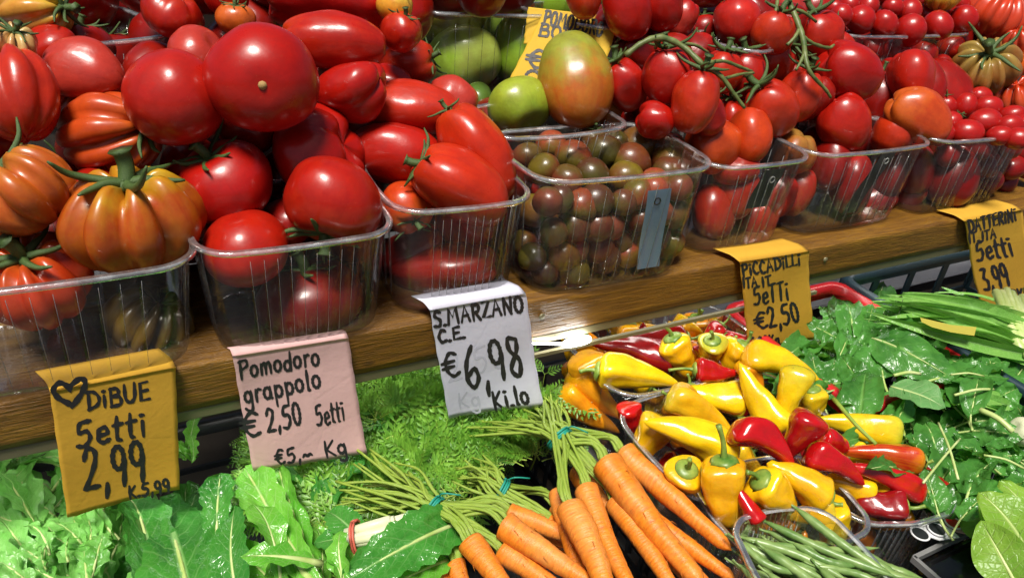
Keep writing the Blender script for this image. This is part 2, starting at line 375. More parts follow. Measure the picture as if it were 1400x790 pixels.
CALB = [calyx_mb(.92, 6, 30 + i, .82, .45, 1.6).mesh('calyx', CALYX) for i in range(3)]
RED = (.36, .007, .003); DRED = (.17, .004, .002); PINKR = (.42, .035, .022); ORED = (.48, .035, .006); OR = (.52, .1, .012); YG = (.5, .42, .04); GRN = (.16, .27, .02)  # DRED also puts the shade of gaps and punnet insides into the fruit colour
SPEC = dict(round=dict(h=.86), oblate=dict(h=.74, ribs=5, depth_=.05), rib=dict(h=.8, ribs=10, depth_=.5, dimple=.3), rib2=dict(h=1.0, ribs=7, depth_=.34, dimple=.15, taper=.1),
            long=dict(h=1.75, bend=.12, taper=.08, ribs=3, depth_=.05, dimple=.1), plum=dict(h=1.28, taper=.07, ribs=3, depth_=.04, dimple=.14), cherry=dict(h=1.0, dimple=.1), date=dict(h=1.25, dimple=.08), egg=dict(h=1.25, taper=-.06, dimple=.06), wedge=dict(h=1.35, bend=.2, taper=.15, ribs=3, depth_=.16, dimple=.1))
shared = {}
for kd in ('cherry', 'date'):
    for s in range(4): V, F, U = fruit_mesh(kd, seed=s, n=20, k=12, **SPEC[kd]); shared[kd, s] = mesh('cherry_tomato', V, F, TOM, U)
BALLS = []                                     # (centre, radius) of everything piled, to keep fruit from running into each other
def spheres(c, ax, r, h):
    if h < 1.15: return [(c, r * (.5 + .5 * h) * .97)]
    e = (h - .8) * r; return [(c - ax * e, r * .86), (c, r), (c + ax * e, r * .86)]
def settle(x, y, t, rpx, ax, h, fixed=False, lim=.12):
    t0 = t
    while not fixed and t < t0 + lim:
        c = atT(x, y, t); r = rpx * t / FPX; ok = True
        for (p, q) in spheres(c, ax, r, h):
            for (p2, q2) in BALLS:
                if np.dot(p - p2, p - p2) < (.9 * (q + q2)) ** 2: ok = False; break
            if not ok: break
        if ok: break
        t += .004
    return t
nseed = [100]
def tomato(x, y, d, kind, ang, tilt, body, shoulder, label, cal=None, group=None, t=None, Y=None, dt=0, cat='tomato', parent=None, name=None, fixed=False, h=None, xh=None):
    nseed[0] += 1; sp = dict(SPEC[kind]); 
    if h: sp['h'] = h
    ax = vec(ang, tilt); rpx = d / 2
    if Y is not None: t = depth(atY(x, y, Y)); fixed = True
    if t is None: t = heap(x, y) + dt; t = settle(x, y, t, rpx, ax, sp['h'], fixed)
    c = atT(x, y, t); r = rpx * t / FPX
    BALLS.extend(spheres(c, ax, r, sp['h']))
    M4 = basis(c, ax, vec(ang + 90, 10) if xh is None else xh, r)
    if (kind, 0) in shared: me = shared[kind, nseed[0] % 4]
    else: V, F, U = fruit_mesh(kind, seed=nseed[0], **sp); me = mesh(name or 'tomato', V, F, TOM, U)
    o = link(name or 'tomato', me, parent, label, cat if parent is None else None, group, None, M4)
    o.color = (*body, 1); o['shoulder'] = list(shoulder); o['unripe'] = .3 if kind == 'egg' else (.12 if kind == 'cherry' and body[0] < .32 else R.uniform(-.12, .06))
    if cal is not None:
        cm = CALB[nseed[0] % 3] if cal == 'b' else CAL[nseed[0] % 6]
        rot = Matrix.Rotation(R.uniform(0, 6.28), 4, 'Z'); off = Matrix.Translation((sp.get('bend', 0) * .6, 0, sp['h'] - .93 - sp.get('dimple', .22) + .07))
        k = link('calyx', cm, o); k.matrix_local = off @ rot @ Matrix.Scale(1.3 if parent is not None else (1.12 if kind in ('rib', 'rib2') else 1), 4)
    return o
def scar(o, h):
    b = MB(); b.tube([(0, 0, -h * .98), (0, 0, -h * 1.02), (0, 0, -h * 1.06)], [.085, .075, .03], 8); link('scar', b.mesh('scar', SCARM), o)

def punnet(FL, FR, dep, z0, z1, label, group='clear plastic punnets', ribs=True, nrib=9, inset=.1, curve=.02):
    """FL, FR: the front rim corners in the world; the tray reaches dep behind them"""
    FL, FR = np.array(FL[:2]), np.array(FR[:2]); u = FR - FL; w = np.linalg.norm(u); u = u / w; v = np.array([-u[1], u[0]])
    c = (FL + FR) / 2 + v * dep / 2; H = z1 - z0; rc = min(w, dep) * .24
    P = []                                     # rim loop in tray coordinates, with arc length
    def arc(cx, cy, a0):
        for i in range(9):
            a = a0 + math.pi / 2 * i / 8; P.append((cx + rc * math.cos(a), cy + rc * math.sin(a), 0, 0, 0))
    def side(p, q, nx, ny, nn):
        Ls = math.hypot(q[0] - p[0], q[1] - p[1]); m_ = nn * 10
        for i in range(1, m_):
            s = i / m_; k = (s * nn) % 1; pl = max(0, 1 - abs(k - .5) / .11)
            bow = curve * math.sin(math.pi * s) * Ls
            P.append((p[0] + (q[0] - p[0]) * s + nx * bow, p[1] + (q[1] - p[1]) * s + ny * bow, nx * pl, ny * pl, 0))
    a, b = w / 2, dep / 2
    arc(a - rc, b - rc, 0); side((a - rc, b), (-a + rc, b), 0, 1, nrib)
    arc(-a + rc, b - rc, math.pi / 2); side((-a, b - rc), (-a, -b + rc), -1, 0, max(3, nrib // 2))
    arc(-a + rc, -b + rc, math.pi); side((-a + rc, -b), (a - rc, -b), 0, -1, nrib)
    arc(a - rc, -b + rc, 1.5 * math.pi); side((a, -b + rc), (a, b - rc), 1, 0, max(3, nrib // 2))
    n = len(P); mb = MB(); V = []; F = []
    lv = [(0, .80), (.0, .94), (.035, .985), (.1, 1.0), (.3, 1), (.55, 1), (.8, 1), (.9, 1), (1, 1)]
    for (hh, sc) in lv:
        tp = (1 - inset * (1 - hh)) * sc; pd = .0022 * min(1, max(0, (hh) / .06)) * min(1, max(0, (.92 - hh) / .12)) if ribs else 0
        for (x, y, nx, ny, _) in P: V.append((x * tp - nx * pd, y * tp - ny * pd, hh * H))
    for i in range(len(lv) - 1):
        for j in range(n): F.append((i * n + j, i * n + (j + 1) % n, (i + 1) * n + (j + 1) % n, (i + 1) * n + j))
    F.append(tuple(range(n))[::-1]); mb.add(V, F)
    m4 = Matrix.Identity(4)
    m4[0][0], m4[1][0], m4[0][1], m4[1][1] = u[0], u[1], v[0], v[1]; m4[0][3], m4[1][3], m4[2][3] = c[0], c[1], z0
    root = link('punnet', None, None, label, 'punnet', group, None, m4)
    link('body', mb.mesh('body', CLEAR), root)
    rbm = MB()
    for (x, y, nx, ny, _) in P:
        if math.hypot(nx, ny) > .85:
            rbm.tube([(x * (1 - inset * (1 - h_)) - nx * .0024, y * (1 - inset * (1 - h_)) - ny * .0024, h_ * H) for h_ in (.08, .5, .88)], .00026, 4)
    link('ribs', rbm.mesh('ribs', RIMP), root, None, None, None, 'stuff')
    rb = MB(); V = []; F = []; prof = [(0, 0), (.0010, .0012), (.0030, .0006), (.0042, .0012), (.0052, .0002), (.0052, -.0024), (.0042, -.003)]
    cen = []
    for j in range(n):
        p0, p1 = P[(j - 1) % n], P[(j + 1) % n]; tx, ty = p1[0] - p0[0], p1[1] - p0[1]; l = math.hypot(tx, ty) or 1
        for (o_, z_) in prof: V.append((P[j][0] + ty / l * o_, P[j][1] - tx / l * o_, H + z_))
    q = len(prof)
    for j in range(n):
        for i in range(q - 1): F.append((j * q + i, ((j + 1) % n) * q + i, ((j + 1) % n) * q + i + 1, j * q + i + 1))
    rb.add(V, F); link('rim', rb.mesh('rim', RIMP), root)
    return root, (u, v, c, w, dep, H)
def card(root, info, x0, x1, zt, zb, matm, ring, skew=0.0):
    u, v, c, w, dep, H = info; b = MB(); V = []; U = []
    for i in range(7):
        z = zb + (zt - zb) * i / 6
        for xx in (x0, x1):
            V.append((xx + skew * (zt - z), -dep / 2 * (1 - .1 * (1 - z / H)) + .0045 + .0015 * math.sin(i * .9) - .02 * dep, z)); U.append((0, 0))
    b.add(V, [(2 * i, 2 * i + 1, 2 * i + 3, 2 * i + 2) for i in range(6)], U)
    o = link('label_card', b.mesh('label_card', matm), root)
    rr = MB(); cx = (x0 + x1) / 2; zc = zt - .012
    pts = [(cx + .0035 * math.cos(a * .785), -dep / 2 * .99 + .0035 - .02 * dep, zc + .0035 * math.sin(a * .785)) for a in range(9)]
    rr.tube(pts, .0007, 5); link('emblem_ring', rr.mesh('emblem_ring', ring), o)
CARDB = paper_mat('blue_card', (.3, .5, .68)); CARDK = simple('black_card', (.01, .012, .01), .4); RINGW = simple('pale_print', (.7, .7, .65), .5)

def pepper(x, y, ln, wd, ang, tilt, z, body, shoulder, label, bend=.15, tip=.12, stem=1, group='small sweet peppers', seedk=0, blunt=.0):
    """x, y: middle of the pepper; ang points to the stem end"""
    nseed[0] += 1; sd = nseed[0] + seedk; r = random.Random(sd); ph = [r.uniform(0, 6.28) for _ in range(6)]
    c = atZ(x, y, z); t = depth(c); Lw = ln * t / FPX; Rw = wd / 2 * t / FPX
    n, k = 28, 26; V = []; U = []; F = []
    lob = r.choice((3, 4))
    for i in range(k + 1):
        s = i / k                              # 0 tip .. 1 stem
        pr = (min(1, s / .82)) ** (.62 if not blunt else .38) * (1 - max(0, (s - .86) / .14) ** 2.4 * .78)
        pr = max(pr, tip * min(1, (s / .05) ** .5)) if s > 0 else 0
        if i == k: pr = 0
        zz = (s - .5) * Lw - (max(0, (s - .93)) / .07) ** 2 * .1 * Rw
        off = bend * Lw * (math.sin(math.pi * s) - .5) + .04 * Rw * math.sin(5 * s + ph[0])
        for j in range(n + 1):
            f = 2 * math.pi * j / n
            q = 1 + .09 * math.sin(lob * f + ph[1] + s * .8) * min(1, s * 1.6) + .03 * math.sin(7 * s + 2 * f + ph[2])
            q -= .05 * (max(0, math.cos(lob * f / 1 + ph[3])) ** 8) * min(1, s * 1.4) * (.6 + .4 * math.sin(9 * s + ph[4]))
            q *= 1 + .15 * mnoise.noise(Vector((math.cos(f) * 1.1 + sd, math.sin(f) * 1.1, s * 4.5)))
            V.append((Rw * pr * q * math.cos(f) + off, Rw * pr * q * math.sin(f), zz)); U.append((j / n, s * .92))
    for i in range(k):
        for j in range(n):
            a0 = i * (n + 1) + j; F.append((a0, a0 + 1, a0 + n + 2, a0 + n + 1))
    M4 = basis(c, vec(ang, tilt), vec(ang + 90 + r.uniform(-15, 15), 12))
    o = link('sweet_pepper', mesh('sweet_pepper', V, F, PEP, U), None, label, 'pepper', group, None, M4)
    if body[1] > .35 and r.random() < .35: shoulder = (.42, .46, .03)
    o.color = (*body, 1); o['shoulder'] = list(shoulder)
    if stem:
        b = MB(); z1 = Lw * .5 - .12 * Rw; x1 = -bend * Lw * .5
        sl_ = stem * Rw * 1.0
        b.tube(smooth_line([(x1, 0, z1 - .15 * Rw), (x1, .05 * Rw, z1 + sl_ * .5), (x1 + .2 * Rw, .1 * Rw, z1 + sl_)], 4), [Rw * .2, Rw * .17, Rw * .14, Rw * .12, Rw * .115, Rw * .11, Rw * .11, Rw * .12, Rw * .14], 7)
        link('stem', b.mesh('stem', PSTEM), o)
        b = MB(); V = []; F = []
        for i in range(5):
            for j in range(16):
                f = 6.283 * j / 16; rr = Rw * (.16, .34, .5, .6, .56 + .14 * math.cos(5 * f))[i]
                V.append((x1 + rr * math.cos(f), rr * math.sin(f), z1 + Rw * (.16, .15, .08, -.02, -.07)[i] + .035 * Rw))
        for i in range(4):
            for j in range(16): F.append((i * 16 + j, i * 16 + (j + 1) % 16, (i + 1) * 16 + (j + 1) % 16, (i + 1) * 16 + j))
        b.add(V, F); link('calyx', b.mesh('calyx', PSTEM), o)
    return o

def leaf_arrays(Ln, Wd, kind, curl=.6, wave=.1, fold=.25, seed=0, nu=16, nv=6, rib=.0, pet=0.0, crink=.0):
    """blade along +Y, face +Z; Wd is the full width"""
    r = random.Random(seed); ph = [r.uniform(0, 6.28) for _ in range(6)]; V = []; U = []; F = []; MI = []
    sp = []; y = z = 0.0; ds = Ln / nu
    for i in range(nu + 1):
        s = i / nu; th = curl * (.45 - s) + .12 * math.sin(4 * s + ph[0]); sp.append((y, z)); y += math.cos(th) * ds; z += math.sin(th) * ds
    for i in range(nu + 1):
        s = i / nu
        if kind == 'spinach': w = math.sin(math.pi * min(1, s ** .75 * .985 + .01)) ** .7
        elif kind == 'lobed': w = (s ** .7 * (1 - s) ** .45 * 1.7) * (.42 + .58 * abs(math.sin(s * 11 + ph[1])) ** .8) + .03
        elif kind == 'romaine': w = (.2 + .8 * s ** .9) * (1 - max(0, (s - .72) / .28) ** 2.2) ** .6
        elif kind == 'strap': w = (1 - s ** 3 * .85) * (.75 + .25 * math.sin(math.pi * s))
        elif kind == 'chard': w = math.sin(math.pi * min(1, .06 + s * .92) ** .85) ** .55
        else: w = math.sin(math.pi * s) ** .8
        if i == nu: w = .02 if kind != 'romaine' else .05
        hw = w * Wd / 2
        for j in range(-nv, nv + 1):
            q = j / nv; tooth = 1 + (.09 * math.sin(s * 46 + ph[2]) * abs(q) ** 3 if kind in ('lobed', 'chard', 'romaine') else 0)
            x = hw * q * tooth * (math.cos(fold * .8)); zz = sp[i][1] + hw * abs(q) ** 1.3 * math.sin(fold)
            sgn = 1 if q > 0 else -1
            zz += wave * Wd * .5 * q * q * math.sin(s * 9 + ph[3] * sgn + sgn) + wave * Wd * .22 * abs(q) ** 3 * math.sin(s * 23 + ph[4] * sgn)
            zz += crink * Wd * (mnoise.noise(Vector((x / Wd * 5 + seed, s * 7, 0))) + .5 * mnoise.noise(Vector((x / Wd * 12 + seed, s * 17, 0))))
            V.append((x, sp[i][0] + wave * .1 * Wd * math.sin(q * 5 + ph[5]), zz)); U.append((.5 + q / 2, s))
    m_ = 2 * nv + 1
    for i in range(nu):
        for j in range(m_ - 1): a = i * m_ + j; F.append((a, a + 1, a + m_ + 1, a + m_)); MI.append(0)
    b = MB(); b.V = V; b.F = F; b.U = U; b.I = MI
    if rib: b.tube([(0, sp[i][0], sp[i][1] - rib * .25) for i in range(0, nu, 2)], [rib * (1 - .85 * i / nu) for i in range(0, nu, 2)], 6, 1)
    if pet:
        e = [(0, sp[1][0], sp[1][1]), (0, 0, sp[0][1]), (pet * .08, -pet * .5, -.08 * pet), (pet * .2, -pet, -pet * .12)]
        b.tube(smooth_line(e, 3), max(rib, Wd * .035), 6, 1)
    return b
def place_leaf(name, B, T, Wd, kind, mat, stemmat, up=(0, 0, 1), roll=0, parent=None, label=None, cat=None, group=None, **kw):
    B = np.asarray(B, float); T = np.asarray(T, float); d = T - B; Ln = np.linalg.norm(d) * 1.04; y = d / np.linalg.norm(d)
    upv = unit(unit(up) + .5 * unit(CAM - B)); x = unit(np.cross(y, upv)); z = np.cross(x, y)
    a = math.radians(roll); x, z = x * math.cos(a) + z * math.sin(a), z * math.cos(a) - x * math.sin(a)
    nseed[0] += 1; b = leaf_arrays(Ln, Wd, kind, seed=nseed[0], **kw)
    m4 = Matrix.Identity(4)
    for i in range(3): m4[i][0], m4[i][1], m4[i][2], m4[i][3] = float(x[i]), float(y[i]), float(z[i]), float(B[i])
    return link(name, b.mesh(name, [mat, stemmat]), parent, label, cat, group, None, m4)
def empty(name, loc, label=None, cat=None, group=None):
    o = link(name, None, None, label, cat, group, None, Matrix.Translation([float(a) for a in loc])); WROOTS.add(o.name); return o

# ------------------------------------------------------------------ marker handwriting: strokes as (x, y) with baseline 0 and capital height 1; '|' starts a new stroke
def A_(cx, cy, rx, ry, a0, a1, n=9): return [(cx + rx * math.cos(math.radians(a0 + (a1 - a0) * i / (n - 1))), cy + ry * math.sin(math.radians(a0 + (a1 - a0) * i / (n - 1)))) for i in range(n)]
G = {
 'D': (.62, [[(.08, 0), (.1, 1)], [(.0, .98), (.35, .95), (.6, .6), (.5, .2), (.05, .02)]]),
 'B': (.6, [[(.08, 0), (.1, 1)], [(.05, .98), (.42, .95), (.45, .65), (.12, .54)], [(.12, .54), (.52, .48), (.52, .08), (.04, .02)]]),
 'U': (.6, [[(.05, 1), (.06, .25), (.28, 0), (.5, .25), (.55, 1)]]),
 'E': (.5, [[(.45, .98), (.08, .95), (.06, .02), (.48, .04)], [(.08, .5), (.42, .53)]]),
 'i': (.2, [[(.1, .6), (.09, 0)], [(.1, .86), (.12, .9)]]),
 'I': (.25, [[(.12, 1), (.1, 0)]]),
 'l': (.22, [[(.12, 1), (.09, .1), (.16, .02)]]),
 '5': (.58, [[(.55, 1), (.18, .94), (.12, .58), (.4, .6), (.5, .32), (.3, .02), (.02, .06)]]),
 'e': (.48, [[(.08, .3), (.4, .36), (.34, .6), (.1, .5), (.08, .12), (.25, 0), (.46, .1)]]),
 't': (.34, [[(.16, .95), (.12, .12), (.24, .0)], [(0, .62), (.34, .66)]]),
 'T': (.5, [[(.24, .98), (.22, 0)], [(0, .96), (.5, 1)]]),
 '2': (.56, [[(.06, .74), (.2, 1), (.46, .9), (.4, .55), (.05, .03), (.06, .02), (.52, .04)]]),
 '3': (.5, [[(.06, .95), (.42, .95), (.2, .56), (.46, .4), (.36, .04), (.02, .06)]]),
 '9': (.52, [A_(.24, .7, .2, .28, 20, 380, 12) + [(.44, .5), (.38, .0)]]),
 '6': (.54, [[(.42, 1), (.14, .66), (.06, .25), (.26, 0), (.48, .2), (.38, .46), (.1, .3)]]),
 '7': (.5, [[(.02, .95), (.48, .98), (.2, 0)], [(.12, .5), (.42, .52)]]),
 '8': (.5, [[(.4, .9), (.12, .95), (.12, .66), (.42, .36), (.3, 0), (.06, .2), (.36, .6), (.42, .88)]]),
 '0': (.5, [A_(.24, .5, .21, .48, 80, 445, 14)]),
 '4': (.5, [[(.3, 1), (.02, .4), (.48, .42)], [(.36, .7), (.34, 0)]]),
 '1': (.25, [[(0, .75), (.16, 1), (.14, 0)]]),
 'K': (.56, [[(.08, 1), (.06, 0)], [(.5, .95), (.1, .46), (.52, 0)]]),
 'P': (.54, [[(.1, -.02), (.08, 1)], [(.0, .94), (.42, .98), (.48, .66), (.12, .48)]]),
 'o': (.44, [A_(.2, .3, .19, .29, 90, 455, 11)]),
 'm': (.68, [[(.04, .58), (.05, 0)], [(.05, .4), (.2, .6), (.3, .48), (.31, 0)], [(.31, .42), (.46, .6), (.57, .48), (.6, 0)]]),
 'n': (.44, [[(.04, .58), (.05, 0)], [(.05, .4), (.22, .6), (.35, .45), (.36, 0)]]),
 'd': (.46, [A_(.2, .28, .18, .26, 60, 400, 10), [(.4, 1), (.38, 0)]]),
 'r': (.34, [[(.06, .6), (.06, 0)], [(.06, .38), (.18, .58), (.34, .56)]]),
 'g': (.46, [A_(.2, .3, .18, .26, 40, 400, 10), [(.38, .56), (.38, -.3), (.18, -.42), (.0, -.28)]]),
 'a': (.46, [A_(.2, .28, .18, .28, 50, 400, 10), [(.38, .56), (.38, .06), (.46, .0)]]),
 'p': (.46, [[(.06, .6), (.05, -.4)], A_(.24, .3, .18, .27, 170, -170, 10)]),
 'z': (.4, [[(.02, .56), (.38, .58), (.04, .02), (.4, .02)]]),
 'c': (.4, [[(.38, .5), (.2, .6), (.04, .3), (.18, .02), (.38, .08)]]),
 'C': (.5, [[(.48, .86), (.26, 1), (.04, .5), (.2, .02), (.5, .1)]]),
 'S': (.5, [[(.46, .9), (.2, 1), (.08, .72), (.42, .42), (.36, .04), (.02, .08)]]),
 'M': (.74, [[(.02, 0), (.1, 1), (.34, .4), (.58, 1), (.68, 0)]]),
 'A': (.6, [[(.02, 0), (.28, 1), (.56, 0)], [(.12, .36), (.46, .38)]]),
 'R': (.56, [[(.08, 0), (.08, 1)], [(.02, .95), (.44, .95), (.42, .56), (.12, .5)], [(.2, .5), (.52, 0)]]),
 'Z': (.5, [[(.02, .96), (.46, .98), (.02, .03), (.5, .04)]]),
 'N': (.6, [[(.06, 0), (.08, 1)], [(.08, 1), (.48, 0)], [(.48, 0), (.54, 1)]]),
 'O': (.6, [A_(.27, .5, .24, .48, 90, 460, 13)]),
 'V': (.55, [[(.02, 1), (.26, 0), (.52, 1)]]),
 'L': (.46, [[(.08, 1), (.06, .03), (.44, .04)]]),
 'G': (.56, [[(.5, .85), (.26, 1), (.04, .5), (.24, .0), (.5, .14), (.5, .45), (.3, .45)]]),
 '.': (.16, [[(.06, .02), (.1, .04)]]), ',': (.2, [[(.12, .1), (.06, -.22)]]), '-': (.3, [[(0, .4), (.3, .42)]]), ' ': (.3, []),
 '€': (.6, [[(.56, .9), (.34, 1), (.14, .7), (.14, .3), (.34, .0), (.58, .1)], [(-.02, .62), (.46, .64)], [(-.02, .4), (.42, .42)]]),
 '~': (.6, [[(0, .2), (.15, .35), (.3, .2), (.45, .32), (.6, .22)]]),
 '♡': (1.25, [[(.6, .18), (.2, .5), (.06, .8), (.28, 1.0), (.55, .82), (.6, .7), (.62, .82), (.95, 1.0), (1.12, .85), (.95, .5), (.6, .12)]]),
}
STRAIGHT = set('NKTZEILVMAO') - {'O'}
def write_lines(lines, to3, thick):
    """lines: (text, x0, y0, x1, y1, height) along the photograph's baseline; to3 maps a paper point to the world"""
    mb = MB(); r = random.Random(5)
    for (txt, x0, y0, x1, y1, hgt, th) in lines:
        th = th * .98
        tot = sum(G[c][0] + .14 for c in txt) - .14
        for_len = math.hypot(x1 - x0, y1 - y0); sx = for_len / tot; u = np.array([x1 - x0, y1 - y0]) / for_len; up = np.array([u[1], -u[0]]) * .9 + np.array([0, -1]) * .12; up[0] += .06
        cx = 0
        for c in txt:
            wd, strokes = G[c]
            dy = r.uniform(-.04, .04)
            for st in strokes:
                pts = [np.array([x0, y0]) + u * (cx + p[0]) * sx + up * (p[1] + dy) * hgt for p in st]
                if len(pts) > 2 and c not in STRAIGHT: pts = smooth_line(pts, 4)
                elif len(pts) == 2: pts = [pts[0], (pts[0] + pts[1]) / 2 + np.array([r.uniform(-1, 1), 0]) * hgt * .02, pts[1]]
                if math.dist(pts[0], pts[-1]) < th * .6 and len(pts) < 4: pts = [pts[0] - u * th * .3, pts[0], pts[0] + u * th * .35]
                # extend ends a little: round marker tip
                V = []; k = len(pts)
                ws = []
                for i in range(k):
                    d = pts[min(i + 1, k - 1)] - pts[max(i - 1, 0)]; d = d / (np.hypot(*d) + 1e-9); nn = np.array([-d[1], d[0]])
                    w_ = th / 2 * (1 + .18 * math.sin(i * 1.7 + cx * 9)) * (.8 if i in (0, k - 1) else 1); ws.append(w_)
                    V += [to3(pts[i] + nn * w_), to3(pts[i] - nn * w_)]
                F = [(2 * i, 2 * i + 1, 2 * i + 3, 2 * i + 2) for i in range(k - 1)]
                mb.add(V, F)
                for e, sgn in ((0, -1), (k - 1, 1)):   # round ends
                    d = pts[min(e + 1, k - 1)] - pts[max(e - 1, 0)]; d = d / (np.hypot(*d) + 1e-9) * sgn; nn = np.array([-d[1], d[0]])
                    V = [to3(pts[e] + (d * math.sin(a) + nn * math.cos(a)) * ws[e] + d * th * .02) for a in [math.pi * i / 6 for i in range(7)]]
                    mb.add(V, [tuple(range(7))])
            cx += wd + .14
    return mb
def paper_tag(corners, lines, matp, label, y0=-.007, flap=.02, curl=.0, group=None, ghosts=None, seed=0, flapskew=-.4, ink=INK, plane=None, edge=.35):
    """corners TL, TR, BR, BL; the paper hangs down the face of the shelf, its top folded back under the punnet"""
    TL, TR, BR, BL = [np.array(c, float) for c in corners]; r = random.Random(seed); ph = [r.uniform(0, 6) for _ in range(4)]
    if plane is None: P0 = np.array([0, y0, 0]); nn = np.array([0, -1.0, 0])
    else: P0, nn = plane
    def base(p): d = ray(p[0], p[1]); return CAM + d * (np.dot(P0 - CAM, nn) / np.dot(d, nn))
    top = base((TL + TR) / 2); bot = base((BL + BR) / 2); ax = unit(bot - top); hl = np.linalg.norm(bot - top)
    wx = unit(base(TR) - base(TL)); 
    def off(P):
        s = max(0, np.dot(P - top, ax) / hl); q = np.dot(P - top, wx) / .05
        return curl * s * s * (1 + .3 * q) + .0012 * math.sin(q * 2.2 + ph[0]) * s + .0008 * math.sin(s * 7 + ph[1] + q)
    def to3(p): P = base(p); return P + nn * (off(P) + .0007)
    nu, nv = 24, 26; V = []; F = []
    for j in range(nv + 1):
        for i in range(nu + 1):
            s, q = i / nu, j / nv
            p = (TL * (1 - s) + TR * s) * (1 - q) + (BL * (1 - s) + BR * s) * q
            p = p + np.array([0, -1]) * (0 if j < nv else edge * (2 * math.sin(i * .9 + ph[2]) + 1.2 * math.sin(i * 2.3)))
            if i in (0, nu): p = p + np.array([1, 0]) * edge * 1.3 * math.sin(j * 1.1 + ph[3])
            P = base(p); V.append(P + nn * off(P))
    for j in range(nv):
        for i in range(nu): a = j * (nu + 1) + i; F.append((a, a + 1, a + nu + 2, a + nu + 1))
    mb = MB(); mb.add(V, F)
    if flap:
        n0 = len(mb.V); rows = 6
        for j in range(1, rows + 1):
            for i in range(nu + 1):
                P = np.array(mb.V[i]); s = j / rows
                e = P + np.array([flapskew * flap * s, flap * s + .0035, .0035 * math.sin(math.pi / 2 * min(1, s * 2.5)) - .0012 * s]); mb.V.append(tuple(e)); mb.U.append((0, 0))
        for j in range(rows):
            for i in range(nu):
                a = (n0 + (j - 1) * (nu + 1) + i) if j else i; b_ = n0 + j * (nu + 1) + i; mb.F.append((a, a + 1, b_ + 1, b_)); mb.I.append(0)
    o = link('price_tag', mb.mesh('price_tag', matp), None, label, 'price tag', group)
    sm = o.modifiers.new('paper', 'SOLIDIFY'); sm.thickness = .00035; sm.offset = -1 if plane is None else 0
    link('handwriting', write_lines(lines, to3, 0).mesh('handwriting', ink, False), o)
    if ghosts: link('faded_handwriting', write_lines(ghosts, lambda p: base(p) + nn * (off(base(p)) + .0005), 0).mesh('faded_handwriting', GHOST, False), o)
    return o

# ------------------------------------------------------------------ the setting: ground, counters, the wooden shelf
def slab(name, lo, hi, m, kind='structure', label=None, cat=None, parent=None, bevel=.0):
    b = MB(); lo = np.array(lo, float); hi = np.array(hi, float); b.box((lo + hi) / 2, hi - lo); me = b.mesh(name, m, False)
    o = link(name, me, parent, label, cat, None, kind)
    if bevel: mo = o.modifiers.new('b', 'BEVEL'); mo.width = bevel; mo.segments = 2
    return o
b = MB(); b.add([(-14, -14, -1.0), (14, -14, -1.0), (14, 14, -1.0), (-14, 14, -1.0)], [(0, 1, 2, 3)]); link('ground', b.mesh('ground', FLOORM), None, None, None, None, 'structure')
t_ = slab('lower_counter', (-.9, -.6, -.31), (1.9, .55, -.285), TABLEM, None, 'dark worn counter board carrying the crates under the shelf', 'counter')
for x in (-.8, .5, 1.8):
    for y in (-.5, .45): slab('leg', (x - .03, y - .03, -1), (x + .03, y + .03, -.31), TABLEM, None, None, None, t_)
# front plank with an uneven top edge
def plank():
    b = MB(); nx = 260; x0, x1 = -.75, 1.75; prof = []
    H = .042; D = .16
    for k in range(7): prof.append((0, -H + H * .93 * k / 6))
    prof += [(.0006, -.0012), (.0022, 0)] + [(D * k / 6, 0) for k in range(1, 7)] + [(D, -H), (D / 2, -H)]
    n = len(prof); V = []; U = []
    for i in range(nx + 1):
        x = x0 + (x1 - x0) * i / nx
        for k, (y, z) in enumerate(prof):
            e = mnoise.noise(Vector((x * 9, k * .21, 0))) * .0011 + mnoise.noise(Vector((x * 45, k * .3, 3))) * .0006
            near = 1 if k in (5, 6, 7, 8) else .25
            chip = max(0, mnoise.noise(Vector((x * 16, 7, 0))) - .28) * .012 if k in (6, 7, 8) else 0
            V.append((x, y + abs(e) * near + chip, z - (abs(e) * near if k in (7, 8) else 0) - (chip * .6 if k in (7, 8) else 0))); U.append((0, 0))
    F = [(i * n + k, i * n + (k + 1) % n, (i + 1) * n + (k + 1) % n, (i + 1) * n + k) for i in range(nx) for k in range(n)]
    F += [tuple(range(n))[::-1], tuple(nx * n + k for k in range(n))]
    b.add(V, F, U); return b.mesh('plank', WOOD)
shelf = link('display_shelf', plank(), None, 'yellow brown wooden shelf with a grained front edge under the tomato punnets', 'shelf')
slab('shelf_step', (-.75, .172, .0), (1.75, .185, .078), DARKW, None, None, None, shelf)
slab('shelf_board', (-.75, .163, .08), (1.75, .42, .095), DARKW, None, None, None, shelf)
slab('shelf_board', (-.75, .425, .22), (1.75, .8, .235), DARKW, None, None, None, shelf)
slab('shelf_step', (-.75, .425, .097), (1.75, .44, .218), DARKW, None, None, None, shelf)
for x in (-.7, 1.7): slab('leg', (x - .03, .2, -.283), (x + .03, .26, -.001), WOOD, None, None, None, shelf)
for x_ in (.235, .62):
    b = MB(); b.tube([(x_, .004, -.02), (x_, -.0008, -.02), (x_, -.0014, -.02)], [.0032, .0032, .0022], 12); b.box((x_, -.0014, -.02), (.0036, .0006, .0007)); link('screw', b.mesh('screw', STRIP), shelf)
st = slab('metal_strip', (-.75, .0015, -.0535), (1.75, .02, -.0435), STRIP, None, None, None, shelf, .001)
